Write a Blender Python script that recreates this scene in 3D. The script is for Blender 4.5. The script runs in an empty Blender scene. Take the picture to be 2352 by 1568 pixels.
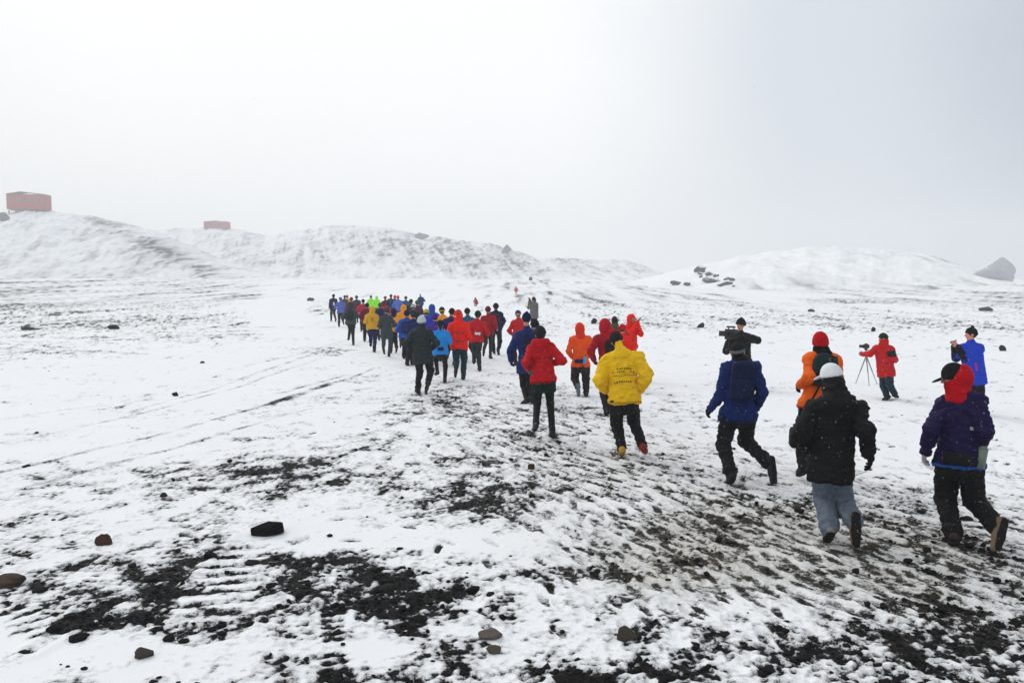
# A snowy, stony plain under a white overcast sky: a long field of runners in winter
# clothes jogs away along a trampled track, photographers stand beside it.
import bpy, math, random
import numpy as np
from mathutils import Vector, Matrix

random.seed(11)
SC = bpy.context.scene
COL = SC.collection
R = math.radians

# ------------------------------------------------------------------ camera numbers
CAM_H = 2.56                      # camera height above the plain
FPX = 28.0 / 36.0 * 2352.0        # focal length in pixels of the 2352 x 1568 survey grid
CX, CY, HOR = 1176.0, 784.0, 650.0
TH = math.atan((CY - HOR) / FPX)  # downward pitch
ct, st = math.cos(TH), math.sin(TH)
CAM = np.array([0.0, 0.0, CAM_H])

def ray(px, py):
    xc, yc = (px - CX) / FPX, (CY - py) / FPX
    return np.array([xc, ct + yc * st, -st + yc * ct])

def at(px, py, Y):                # point seen at a survey pixel, Y metres out
    d = ray(px, py)
    return CAM + d * (Y / d[1])

def on_plain(px, py, z=0.0):      # point of the plain seen at a survey pixel
    d = ray(px, py)
    return CAM + d * ((z - CAM_H) / d[2])

def chart(x, y):                  # plain point -> survey pixel (the chart the ground cover is noted in)
    dep = np.maximum(y * ct + CAM_H * st, 0.05)
    return CX + FPX * x / dep, CY - FPX * (y * st - CAM_H * ct) / dep

# ------------------------------------------------------------------ noise
_rng = np.random.RandomState(7)
PERM = _rng.permutation(256)
PERM = np.concatenate([PERM, PERM, PERM])
_ga = _rng.rand(256) * 2 * np.pi
G2 = np.stack([np.cos(_ga), np.sin(_ga)], 1)
G3 = _rng.randn(256, 3); G3 /= np.linalg.norm(G3, axis=1, keepdims=True)

def perlin2(x, y, seed=0):
    x = x + seed * 17.31; y = y - seed * 9.77
    xi = np.floor(x).astype(np.int64); yi = np.floor(y).astype(np.int64)
    xf = x - xi; yf = y - yi
    xi &= 255; yi &= 255
    u = xf * xf * xf * (xf * (xf * 6 - 15) + 10); v = yf * yf * yf * (yf * (yf * 6 - 15) + 10)
    a = PERM[xi]; b = PERM[xi + 1]
    def gr(h, dx, dy):
        g = G2[h]; return g[..., 0] * dx + g[..., 1] * dy
    n00 = gr(PERM[a + yi], xf, yf); n10 = gr(PERM[b + yi], xf - 1, yf)
    n01 = gr(PERM[a + yi + 1], xf, yf - 1); n11 = gr(PERM[b + yi + 1], xf - 1, yf - 1)
    n0 = n00 + u * (n10 - n00); n1 = n01 + u * (n11 - n01)
    return (n0 + v * (n1 - n0)) * 1.5

def fbm2(x, y, oct=4, seed=0, gain=0.5):
    s = 0; a = 1; t = 0
    for i in range(oct):
        s = s + a * perlin2(x * 2.03 ** i, y * 2.03 ** i, seed + i * 3); t += a * a; a *= gain
    return s / math.sqrt(t)

def perlin3(p, seed=0):
    p = p + seed * 7.13
    i = np.floor(p).astype(np.int64); f = p - i; i &= 255
    w = f * f * f * (f * (f * 6 - 15) + 10)
    out = 0
    for dx in (0, 1):
        wx = w[:, 0] if dx else 1 - w[:, 0]
        for dy in (0, 1):
            wy = w[:, 1] if dy else 1 - w[:, 1]
            for dz in (0, 1):
                wz = w[:, 2] if dz else 1 - w[:, 2]
                h = PERM[PERM[PERM[i[:, 0] + dx] + i[:, 1] + dy] + i[:, 2] + dz]
                g = G3[h]
                out = out + wx * wy * wz * (g[:, 0] * (f[:, 0] - dx) + g[:, 1] * (f[:, 1] - dy) + g[:, 2] * (f[:, 2] - dz))
    return out * 1.6

def sstep(a, b, x):
    t = np.clip((x - a) / (b - a), 0, 1); return t * t * (3 - 2 * t)

# ------------------------------------------------------------------ meshes
def mesh_np(name, v, q, smooth=True):
    """v (n,3); q: (m,k) faces of equal size or list of such arrays"""
    me = bpy.data.meshes.new(name)
    qs = q if isinstance(q, list) else [q]
    qs = [np.asarray(a) for a in qs if len(a)]
    loops = np.concatenate([a.ravel() for a in qs]).astype(np.int32)
    tot = np.concatenate([np.full(len(a), a.shape[1]) for a in qs]).astype(np.int32)
    start = np.concatenate([[0], np.cumsum(tot)[:-1]]).astype(np.int32)
    me.vertices.add(len(v)); me.vertices.foreach_set('co', np.asarray(v, np.float32).ravel())
    me.loops.add(len(loops)); me.loops.foreach_set('vertex_index', loops)
    me.polygons.add(len(tot)); me.polygons.foreach_set('loop_start', start)
    me.polygons.foreach_set('use_smooth', np.full(len(tot), smooth, bool))
    me.update(calc_edges=True); me.validate()
    return me

def put(name, me, mat, parent=None, loc=None):
    o = bpy.data.objects.new(name, me); COL.objects.link(o)
    if mat is not None:
        if isinstance(me, bpy.types.Mesh): me.materials.append(mat)
    if parent is not None: o.parent = parent
    if loc is not None: o.location = loc
    return o

def tag(o, label=None, cat=None, group=None, kind=None):
    if label: o['label'] = label
    if cat: o['category'] = cat
    if group: o['group'] = group
    if kind: o['kind'] = kind
    return o

class MB:                                  # collects boxes, tubes and blobs into one mesh
    def __init__(s): s.v = []; s.f4 = []; s.f3 = []; s.n = 0
    def add(s, v, f4=None, f3=None):
        s.v.append(np.asarray(v, float))
        if f4 is not None: s.f4.append(np.asarray(f4) + s.n)
        if f3 is not None: s.f3.append(np.asarray(f3) + s.n)
        s.n += len(v)
    def box(s, lo, hi, M=None):
        x0, y0, z0 = lo; x1, y1, z1 = hi
        v = np.array([(x0,y0,z0),(x1,y0,z0),(x1,y1,z0),(x0,y1,z0),(x0,y0,z1),(x1,y0,z1),(x1,y1,z1),(x0,y1,z1)], float)
        if M is not None: v = v @ np.asarray(M)[:3,:3].T + np.asarray(M)[:3,3]
        s.add(v, [(0,3,2,1),(4,5,6,7),(0,1,5,4),(1,2,6,5),(2,3,7,6),(3,0,4,7)])
    def prism(s, prof, y0, y1):            # profile in x,z swept along y
        n = len(prof); v = [(x, y0, z) for x, z in prof] + [(x, y1, z) for x, z in prof]
        s.add(v, [(i, (i+1) % n, n + (i+1) % n, n + i) for i in range(n)])
        if n == 4: s.f4.append(np.array([(3,2,1,0),(4,5,6,7)]) + s.n - 8)
        if n == 3: s.f3.append(np.array([(2,1,0),(3,4,5)]) + s.n - 6)
    def tube(s, a, b, ra, rb=None, n=10):
        rb = ra if rb is None else rb
        a = np.asarray(a, float); b = np.asarray(b, float); d = b - a; d /= np.linalg.norm(d)
        u = np.cross(d, (0,0,1) if abs(d[2]) < .9 else (1,0,0)); u /= np.linalg.norm(u); w = np.cross(d, u)
        an = np.arange(n) * 2 * np.pi / n
        c = np.cos(an)[:,None] * u + np.sin(an)[:,None] * w
        v = np.concatenate([a + c*ra, b + c*rb, [a, b]])
        i = np.arange(n); j = (i+1) % n
        s.add(v, np.stack([i, j, n+j, n+i], 1), np.concatenate([np.stack([j, i, np.full(n, 2*n)], 1), np.stack([n+i, n+j, np.full(n, 2*n+1)], 1)]))
    def build(s, name, mat, parent=None, smooth=False, loc=None):
        fs = []
        if s.f4: fs.append(np.concatenate(s.f4))
        if s.f3: fs.append(np.concatenate(s.f3))
        return put(name, mesh_np(name, np.concatenate(s.v), fs, smooth), mat, parent, loc)

# ------------------------------------------------------------------ distance-field modelling
def unit(v):
    v = np.asarray(v, float); return v / (np.linalg.norm(v) + 1e-9)

class Field:
    def __init__(s, pts, pad, h):
        pts = np.asarray(pts, float)
        s.lo = pts.min(0) - pad; s.h = h
        n = np.ceil((pts.max(0) + pad - s.lo) / h).astype(int) + 1
        s.n = n; s.a = np.full(n, 0.3, np.float32)
        s.ax = [s.lo[k] + h * np.arange(n[k]) for k in range(3)]
    def sub(s, lo, hi):
        i0 = np.clip(np.floor((np.asarray(lo) - s.lo) / s.h).astype(int), 0, s.n)
        i1 = np.clip(np.ceil((np.asarray(hi) - s.lo) / s.h).astype(int) + 1, 0, s.n)
        sl = tuple(slice(a, b) for a, b in zip(i0, i1))
        if any(b <= a for a, b in zip(i0, i1)): return None, None
        X = s.ax[0][sl[0]][:, None, None]; Y = s.ax[1][sl[1]][None, :, None]; Z = s.ax[2][sl[2]][None, None, :]
        return sl, (X, Y, Z)
    def merge(s, sl, d, k):
        a = s.a[sl]
        if k > 0:
            hh = np.clip(0.5 + 0.5 * (a - d) / k, 0, 1)
            s.a[sl] = a + (d - a) * hh - k * hh * (1 - hh)
        else: s.a[sl] = np.minimum(a, d)
    def cone(s, a, b, ra, rb, k=0.03, axis=None, sq=1.0):
        """tapered capsule; with axis/sq it is squeezed by sq along axis"""
        a = np.asarray(a, float); b = np.asarray(b, float); m = max(ra, rb) + k + s.h * 2
        sl, P = s.sub(np.minimum(a, b) - m, np.maximum(a, b) + m)
        if sl is None: return s
        q = [P[i] - a[i] for i in range(3)]; ab = b - a
        if axis is not None:
            n = unit(axis); dn = (q[0]*n[0] + q[1]*n[1] + q[2]*n[2]) * (sq - 1)
            q = [q[i] + dn * n[i] for i in range(3)]
            ab = ab + n * (ab @ n) * (sq - 1)
        L = ab @ ab + 1e-9
        t = np.clip((q[0]*ab[0] + q[1]*ab[1] + q[2]*ab[2]) / L, 0, 1)
        d = np.sqrt((q[0]-t*ab[0])**2 + (q[1]-t*ab[1])**2 + (q[2]-t*ab[2])**2) - (ra + (rb - ra) * t)
        s.merge(sl, d.astype(np.float32), k); return s
    def ell(s, c, F, r, k=0.03, cut=False):
        """ellipsoid with frame F (rows = axes) and radii r"""
        c = np.asarray(c, float); r = np.asarray(r, float); m = r.max() + k + s.h * 2
        sl, P = s.sub(c - m, c + m)
        if sl is None: return s
        q = [P[i] - c[i] for i in range(3)]
        w = [q[0]*F[j][0] + q[1]*F[j][1] + q[2]*F[j][2] for j in range(3)]
        k0 = np.sqrt(sum((w[j]/r[j])**2 for j in range(3))); k1 = np.sqrt(sum((w[j]/r[j]**2)**2 for j in range(3))) + 1e-6
        d = (k0 * (k0 - 1) / k1).astype(np.float32)
        if cut: s.a[sl] = np.maximum(s.a[sl], -d)
        else: s.merge(sl, d, k)
        return s
    def box(s, c, F, r, rad, k=0.02):
        c = np.asarray(c, float); r = np.asarray(r, float); m = np.linalg.norm(r) + k + s.h * 2
        sl, P = s.sub(c - m, c + m)
        if sl is None: return s
        q = [P[i] - c[i] for i in range(3)]
        w = [np.abs(q[0]*F[j][0] + q[1]*F[j][1] + q[2]*F[j][2]) - (r[j] - rad) for j in range(3)]
        d = np.sqrt(sum(np.maximum(x, 0)**2 for x in w)) + np.minimum(np.maximum(np.maximum(w[0], w[1]), w[2]), 0) - rad
        s.merge(sl, d.astype(np.float32), k); return s
    def clip(s, o, n):
        """throw away the side n points to"""
        n = unit(n)
        d = (s.ax[0]-o[0])[:,None,None]*n[0] + (s.ax[1]-o[1])[None,:,None]*n[1] + (s.ax[2]-o[2])[None,None,:]*n[2]
        s.a = np.maximum(s.a, d.astype(np.float32)); return s
    def mesh(s):
        a = s.a; a = np.pad(a, 1, constant_values=0.3); nx, ny, nz = a.shape
        ins = a < 0
        cnt = np.zeros((nx-1, ny-1, nz-1), np.int8)
        for i in (0,1):
            for j in (0,1):
                for k in (0,1): cnt += ins[i:nx-1+i, j:ny-1+j, k:nz-1+k]
        act = np.argwhere((cnt > 0) & (cnt < 8))
        idx = np.full((nx-1, ny-1, nz-1), -1, np.int32); idx[tuple(act.T)] = np.arange(len(act))
        cor = [(i,j,k) for i in (0,1) for j in (0,1) for k in (0,1)]
        val = {c: a[act[:,0]+c[0], act[:,1]+c[1], act[:,2]+c[2]] for c in cor}
        S = np.zeros((len(act), 3)); N = np.zeros(len(act))
        for c in cor:
            for ax in range(3):
                if c[ax]: continue
                e = list(c); e[ax] = 1; e = tuple(e)
                m = (val[c] < 0) != (val[e] < 0)
                t = np.where(m, val[c] / np.where(m, val[c] - val[e], 1), 0)
                p = np.tile(np.array(c, float), (len(act), 1)); p[:, ax] += t
                S += p * m[:, None]; N += m
        v = (act + S / N[:, None] - 1) * s.h + s.lo
        quads = []
        for ax in range(3):
            sl0 = [slice(None)]*3; sl1 = [slice(None)]*3; sl0[ax] = slice(0, -1); sl1[ax] = slice(1, None)
            s0 = ins[tuple(sl0)]; s1 = ins[tuple(sl1)]
            for flip in (False, True):
                e = np.argwhere(s0 & ~s1) if not flip else np.argwhere(~s0 & s1)
                b, c = (ax+1) % 3, (ax+2) % 3
                if not len(e): continue
                q = []
                for db, dc in ((-1,-1),(0,-1),(0,0),(-1,0)):
                    g = e.copy(); g[:, b] += db; g[:, c] += dc; q.append(idx[g[:,0], g[:,1], g[:,2]])
                q = np.stack(q, 1)
                quads.append(q[:, ::-1] if flip else q)
        return v, np.concatenate(quads)

def vnormals(v, q):
    fn = np.cross(v[q[:,2]] - v[q[:,0]], v[q[:,3]] - v[q[:,1]])
    n = np.zeros_like(v)
    for k in range(4): np.add.at(n, q[:,k], fn)
    return n / (np.linalg.norm(n, axis=1, keepdims=True) + 1e-12)

# ------------------------------------------------------------------ materials
_mats = {}
def principled(name):
    m = bpy.data.materials.new(name); m.use_nodes = True
    nt = m.node_tree; return m, nt, nt.nodes['Principled BSDF']

def cloth(c, rough=0.75, bump=0.25, var=0.22, scale=22.0):
    key = ('cloth', tuple(c), rough, bump)
    if key in _mats: return _mats[key]
    m, nt, b = principled('cloth'); N = nt.nodes; L = nt.links
    tc = N.new('ShaderNodeTexCoord')
    n = N.new('ShaderNodeTexNoise'); n.inputs['Scale'].default_value = 7; n.inputs['Detail'].default_value = 5
    mx = N.new('ShaderNodeMix'); mx.data_type = 'RGBA'
    mx.inputs['A'].default_value = (*[x * (1 - var) for x in c], 1); mx.inputs['B'].default_value = (*[min(1, x * (1 + var)) for x in c], 1)
    L.new(tc.outputs['Object'], n.inputs['Vector']); L.new(n.outputs['Fac'], mx.inputs['Factor'])
    # a few flecks of settled snow
    n3 = N.new('ShaderNodeTexNoise'); n3.inputs['Scale'].default_value = 38; n3.inputs['Detail'].default_value = 2; L.new(tc.outputs['Object'], n3.inputs['Vector'])
    mr = N.new('ShaderNodeMapRange'); mr.inputs['From Min'].default_value = .69; mr.inputs['From Max'].default_value = .76; mr.inputs['To Max'].default_value = .55
    L.new(n3.outputs['Fac'], mr.inputs['Value'])
    fl = N.new('ShaderNodeMix'); fl.data_type = 'RGBA'; fl.inputs['B'].default_value = (.6, .62, .65, 1)
    L.new(mx.outputs['Result'], fl.inputs['A']); L.new(mr.outputs['Result'], fl.inputs['Factor'])
    L.new(fl.outputs['Result'], b.inputs['Base Color'])
    n2 = N.new('ShaderNodeTexNoise'); n2.inputs['Scale'].default_value = scale; n2.inputs['Detail'].default_value = 4
    bp = N.new('ShaderNodeBump'); bp.inputs['Strength'].default_value = bump; bp.inputs['Distance'].default_value = 0.03
    L.new(tc.outputs['Object'], n2.inputs['Vector']); L.new(n2.outputs['Fac'], bp.inputs['Height']); L.new(bp.outputs['Normal'], b.inputs['Normal'])
    b.inputs['Roughness'].default_value = rough; b.inputs['Specular IOR Level'].default_value = 0.10
    _mats[key] = m; return m

def skin(c=(0.5, 0.27, 0.19)):
    key = ('skin', tuple(c))
    if key in _mats: return _mats[key]
    m, nt, b = principled('skin'); N = nt.nodes; L = nt.links
    tc = N.new('ShaderNodeTexCoord'); n = N.new('ShaderNodeTexNoise'); n.inputs['Scale'].default_value = 14
    mx = N.new('ShaderNodeMix'); mx.data_type = 'RGBA'
    mx.inputs['A'].default_value = (*[x * .85 for x in c], 1); mx.inputs['B'].default_value = (min(1, c[0] * 1.15), c[1], c[2], 1)
    L.new(tc.outputs['Object'], n.inputs['Vector']); L.new(n.outputs['Fac'], mx.inputs['Factor']); L.new(mx.outputs['Result'], b.inputs['Base Color'])
    b.inputs['Roughness'].default_value = 0.5
    _mats[key] = m; return m

def plastic(c, rough=0.4):
    key = ('plastic', tuple(c), rough)
    if key in _mats: return _mats[key]
    m, nt, b = principled('plastic'); N = nt.nodes; L = nt.links
    n = N.new('ShaderNodeTexNoise'); n.inputs['Scale'].default_value = 30
    mr = N.new('ShaderNodeMapRange'); mr.inputs['To Min'].default_value = rough * .8; mr.inputs['To Max'].default_value = rough * 1.3
    L.new(n.outputs['Fac'], mr.inputs['Value']); L.new(mr.outputs['Result'], b.inputs['Roughness'])
    b.inputs['Base Color'].default_value = (*c, 1)
    _mats[key] = m; return m

def glass_mat():
    m, nt, b = principled('window_glass')
    b.inputs['Base Color'].default_value = (.03, .035, .04, 1); b.inputs['Roughness'].default_value = .1
    return m

def rock_mat(c, snow=0.5, key=None):
    k = ('rock', tuple(c), snow)
    if k in _mats: return _mats[k]
    m, nt, b = principled('rock'); N = nt.nodes; L = nt.links
    tc = N.new('ShaderNodeTexCoord'); n = N.new('ShaderNodeTexNoise'); n.inputs['Scale'].default_value = 3; n.inputs['Detail'].default_value = 8
    n.inputs['Roughness'].default_value = .65
    L.new(tc.outputs['Object'], n.inputs['Vector'])
    mx = N.new('ShaderNodeMix'); mx.data_type = 'RGBA'
    mx.inputs['A'].default_value = (*[x * .5 for x in c], 1); mx.inputs['B'].default_value = (*[min(1, x * 1.6) for x in c], 1)
    L.new(n.outputs['Fac'], mx.inputs['Factor'])
    ge = N.new('ShaderNodeNewGeometry'); sp = N.new('ShaderNodeSeparateXYZ'); L.new(ge.outputs['Normal'], sp.inputs['Vector'])
    ad = N.new('ShaderNodeMath'); ad.operation = 'MULTIPLY_ADD'; ad.inputs[1].default_value = 0.9; L.new(n.outputs['Fac'], ad.inputs[0]); L.new(sp.outputs['Z'], ad.inputs[2])
    mr = N.new('ShaderNodeMapRange'); mr.inputs['From Min'].default_value = 1.75 - snow; mr.inputs['From Max'].default_value = 1.9 - snow
    L.new(ad.outputs['Value'], mr.inputs['Value'])
    mx2 = N.new('ShaderNodeMix'); mx2.data_type = 'RGBA'; mx2.inputs['B'].default_value = (.8, .82, .84, 1)
    L.new(mx.outputs['Result'], mx2.inputs['A']); L.new(mr.outputs['Result'], mx2.inputs['Factor'])
    L.new(mx2.outputs['Result'], b.inputs['Base Color'])
    bp = N.new('ShaderNodeBump'); bp.inputs['Strength'].default_value = .6; bp.inputs['Distance'].default_value = .05
    L.new(n.outputs['Fac'], bp.inputs['Height']); L.new(bp.outputs['Normal'], b.inputs['Normal'])
    b.inputs['Roughness'].default_value = .9; b.inputs['Specular IOR Level'].default_value = .08
    _mats[k] = m; return m
# ------------------------------------------------------------------ the plain: snow over black gravel
DX = np.array([0, 250, 500, 750, 1000, 1250, 1500, 1750, 2000, 2352.])
DY = np.array([655, 690, 740, 770, 800, 850, 900, 950, 1000, 1050, 1100, 1150, 1200, 1250, 1300, 1350, 1400, 1450, 1500, 1568.])
DT = np.array([                                   # how much gravel shows, noted on the chart
 [.05,.05,.05,.05,.06,.06,.06,.06,.06,.08], [.34,.34,.30,.10,.10,.16,.15,.15,.15,.18],
 [.30,.32,.28,.01,.03,.10,.12,.17,.18,.18], [.10,.13,.16,.01,.01,.03,.04,.05,.06,.08],
 [.16,.07,.01,.01,.03,.02,.02,.02,.02,.03], [.01,.01,.01,.03,.06,.04,.02,.01,.01,.02],
 [.02,.02,.02,.04,.14,.13,.05,.01,.02,.05], [.02,.02,.02,.05,.24,.22,.09,.01,.01,.01],
 [.02,.02,.03,.09,.21,.26,.13,.03,.01,.01], [.03,.03,.09,.17,.19,.29,.23,.10,.02,.02],
 [.09,.09,.24,.27,.27,.33,.29,.28,.22,.05], [.12,.12,.20,.24,.24,.35,.29,.32,.30,.20],
 [.12,.10,.10,.08,.12,.22,.30,.36,.36,.36], [.20,.17,.16,.10,.08,.10,.30,.38,.40,.40],
 [.33,.30,.42,.42,.25,.25,.34,.36,.38,.42], [.33,.38,.50,.54,.54,.34,.32,.30,.34,.40],
 [.22,.45,.45,.48,.48,.36,.36,.36,.40,.42], [.15,.38,.40,.34,.28,.28,.36,.42,.40,.46],
 [.15,.22,.28,.32,.30,.34,.42,.44,.44,.52], [.15,.20,.25,.38,.42,.50,.52,.46,.44,.56]])

def table(T, px, py):
    px = np.clip(px, DX[0], DX[-1]); py = np.clip(py, DY[0], DY[-1])
    i = np.clip(np.searchsorted(DX, px) - 1, 0, len(DX) - 2); j = np.clip(np.searchsorted(DY, py) - 1, 0, len(DY) - 2)
    u = (px - DX[i]) / (DX[i+1] - DX[i]); v = (py - DY[j]) / (DY[j+1] - DY[j])
    u = u*u*(3-2*u); v = v*v*(3-2*v)
    return (T[j, i]*(1-u) + T[j, i+1]*u)*(1-v) + (T[j+1, i]*(1-u) + T[j+1, i+1]*u)*v

def blob(px, py, cx, cy, rx, ry, p=1.0):
    return np.exp(-(((px-cx)/rx)**2 + ((py-cy)/ry)**2) ** p)

def line_dist(x, y, pts):            # distance to and way along a polyline on the plain
    best = np.full(x.shape, 1e9); along = np.zeros(x.shape); run = 0
    for a, b in zip(pts[:-1], pts[1:]):
        d = b - a; L = np.hypot(*d); t = np.clip(((x-a[0])*d[0] + (y-a[1])*d[1]) / (L*L), 0, 1)
        e = np.hypot(x - a[0] - t*d[0], y - a[1] - t*d[1]); m = e < best
        best = np.where(m, e, best); along = np.where(m, run + t*L, along); run += L
    return best, along

def plain_line(*pp): return [on_plain(*p)[:2] for p in pp]
TRACKS = [   # old wheel tracks in the snow: line, half width, strength
 (plain_line((-60,1100),(0,1085),(110,1060),(250,1025),(420,985),(560,945),(700,900),(800,868),(860,845)), .07, 1.5),
 (plain_line((-60,1025),(100,1000),(250,966),(420,925),(540,890),(640,855),(760,815)), .06, 1.05),
 (plain_line((620,928),(700,905),(760,882),(820,866)), .10, 1.7),
 (plain_line((640,905),(720,882),(790,862)), .08, 1.5),
 (plain_line((0,965),(120,945),(260,930)), .06, .8), (plain_line((-40,1140),(180,1085),(400,1028),(600,972),(720,935)), .07, 1.0),
    (plain_line((300,945),(480,895),(640,840),(740,806)), .07, 1.0), (plain_line((520,850),(680,815),(800,780)), .09, .9),
 (plain_line((800,1010),(940,960),(1040,925)), .08, 1.1),
 (plain_line((620,925),(760,905),(860,890)), .06, 1.0),
 (plain_line((0,800),(150,806),(330,812)), .25, 1.1),
 (plain_line((480,748),(640,751),(760,752)), .25, 1.2),
]
RUN = np.array([-.54, .84]); RUN /= np.hypot(*RUN)

def rise(x, y):
    r = np.hypot(x, y)
    return 4.2 * sstep(75, 330, r)

def plain(x, y, lod=True):
    """height, gravel signal (>0 bare) and slush of the plain"""
    r = np.hypot(x, y)
    px, py = chart(x, y)
    behind = y < 1.0
    px = np.where(behind, 1500 + 900*np.sin(x*.21), px); py = np.where(behind, 1480, py)
    near = 1 - sstep(25, 60, r); mid = 1 - sstep(60, 140, r)
    wx = 60*fbm2(x*.9, y*.9, 3, 41); wy = 16*fbm2(x*.9, y*.9, 3, 51)
    D = table(DT, px + wx*1.2*near, py + wy*near)
    D = D + .30*blob(px+wx, py+wy, 620, 1105, 85, 60) + .42*blob(px+wx*.5, py+wy, 885, 1375, 95, 55, 1.6) + .40*blob(px+wx*.5, py+wy, 1060, 1358, 75, 22, 1.6)
    D = D + .28*blob(px+wx*.6, py+wy*.6, 735, 1290, 80, 18) + .35*blob(px+wx*.4, py+wy*.5, 270, 1425, 110, 20, 1.5) + .3*blob(px+wx*.4, py+wy, 440, 1400, 60, 22)
    D = D + .25*blob(px+wx*.5, py+wy, 1240, 1320, 60, 16) + .2*blob(px, py+wy, 1140, 1120, 110, 55) + .2*blob(px, py+wy, 1010, 915, 60, 16)
    D = D + .25*blob(px, py, 745, 805, 60, 9) + .15*blob(px, py, 830, 870, 40, 10) + .25*blob(px+wx, py+wy, 1900, 1500, 280, 45) + .25*blob(px+wx, py+wy, 2230, 1480, 160, 70)
    D = D + .25*blob(px, py, 720, 715, 40, 14) - .3*blob(px, py, 640, 715, 70, 34) - .25*blob(px, py, 980, 690, 120, 14)
    D = D - .35*blob(px+wx*.4, py+wy*.6, 820, 1235, 260, 22, 1.6) - .25*blob(px+wx, py, 330, 1500, 160, 55) - .22*blob(px+wx, py+wy, 860, 1480, 200, 26) - .2*blob(px+wx, py, 1600, 1330, 90, 24)
    D = D - .09*sstep(1290, 1400, py) - .06*sstep(900, 500, px)*sstep(670, 690, py)*sstep(775, 750, py) - .17*blob(px, py, 1850, 1270, 480, 100, 1.3) - .10*blob(px, py, 1500, 1130, 220, 70)
    D = np.clip(D, 0.005, .93)
    # gravel windows in the snow, at every size from a fist to a metre
    dd = 1.0
    n_big = fbm2(x/1.7, y/1.7, 3, 1); n_mid = fbm2(x/.31, y/.36, 4, 2, .62)
    n_fine = perlin2(x/.062, y/.062, 5)*near
    n_far = .8*fbm2(x/2.6, y/30.0, 4, 61, .65) + .5*fbm2(x/17., y/60., 2, 62)
    al = x*RUN[0] + y*RUN[1]; ac = -x*RUN[1] + y*RUN[0]
    tramp = np.clip(blob(px, py, 1980, 1270, 560, 165, 1.5) + .9*blob(px, py, 1560, 1150, 330, 110) + .7*blob(px, py, 1300, 1020, 240, 110) + .5*blob(px, py, 1120, 920, 160, 50), 0, 1)
    streak = fbm2(al/.62 + .18*n_mid, ac/.115 + .12*n_mid, 3, 3, .55)
    n = (.40*n_big + .85*n_mid + .50*n_fine)*(1-.75*tramp) + tramp*(.20*n_big + 1.0*streak + .25*n_fine + .25*n_mid)
    n = n*mid + (1-mid)*n_far + .5*n_far*(mid - near*mid)
    s = n*2.5 + 1.75*(2*D - 1) + .25*D - .9*sstep(.12, .01, D) + .35*n_big*near
    # wheel tracks
    brk = fbm2(x/.8, y/.8, 2, 9)
    for pts, w, a in TRACKS:
        d, l = line_dist(x, y, pts)
        e = np.exp(-(d/(1.25*w))**2); s = np.maximum(s, s*(1-e) + e*(-1.15 + .80*a*np.clip(.8 + 1.1*brk, 0, 1.7) + .7*n_mid + .4*n_fine))
    dz = np.zeros_like(x); flat = 1 - .6*tramp
    # tyre tread pressed in by the near edge
    a0, a1 = on_plain(548, 1238)[:2], on_plain(478, 1440)[:2]
    d, l = line_dist(x, y, [a0, a1]); bars = np.cos(2*np.pi*(l + .035*n_mid)/.235) - .25
    m = (1-sstep(.27, .36, d))*(l > .02)
    s = s*(1-.7*m) + m*(bars*1.15*np.clip(.75 + .9*brk, .1, 1.4) - .30 + .9*n_mid + .7*n_fine); dz += -.010*m*(bars > 0); flat = flat*(1-.8*m)
    d, l = line_dist(x, y, plain_line((520,1232),(440,1300),(395,1345),(260,1385),(180,1430),(70,1500)))
    s = s + 1.9*np.exp(-(d/.075)**2)*(.7 + .5*brk); dz += .015*np.exp(-((d-.09)/.05)**2)
    d, l = line_dist(x, y, plain_line((762,1400),(768,1490),(762,1580)))
    m = 1-sstep(.06, .11, d); s = s + m*(1.0 + .9*np.cos(2*np.pi*l/.11))*.9
    d, l = line_dist(x, y, plain_line((-20,1395),(60,1420),(120,1462)))
    m = 1-sstep(.12, .2, d); s = s + m*(.5 + 1.0*np.cos(2*np.pi*l/.17))
    d, l = line_dist(x, y, plain_line((0,1262),(90,1278),(170,1305),(205,1285),(240,1268),(300,1262)))
    s = s + 1.7*np.exp(-(d/.05)**2)*(.8 + .5*brk)
    d, l = line_dist(x, y, plain_line((430,1395),(560,1420),(640,1400),(740,1372)))
    s = s + 1.6*np.exp(-(d/.06)**2)*(.8 + .6*brk)
    slush = np.clip(1.05*blob(px, py, 1960, 1280, 480, 95, 1.2) + .6*blob(px, py, 1600, 1210, 360, 100) + .5*blob(px+wx, py+wy, 1500, 1340, 150, 40) + .4*blob(px, py, 1400, 1060, 260, 80) + .3*blob(px, py, 2150, 1450, 300, 100), 0, 1)
    slush = slush*np.clip(.75 + .5*n_big, 0, 1)
    rough = np.clip(D*2.2, .12, 1)
    snow = 1 - sstep(-.9, .5, s)
    z = rise(x, y) + near*(.035*fbm2(x/2.6, y/2.6, 2, 21) + flat*rough*(.026*n_mid + .026*(snow-.5) + .008*fbm2(x/.16, y/.16, 3, 31))) \
        - tramp*near*.012*streak + dz + .25*(1-near)*fbm2(x/14., y/14., 3, 71)*sstep(30, 80, r) + .1*(1-near)*rough*n_far
    return z, s, slush

def ground_z(x, y):
    return float(plain(np.array([float(x)]), np.array([float(y)]))[0][0])

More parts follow.
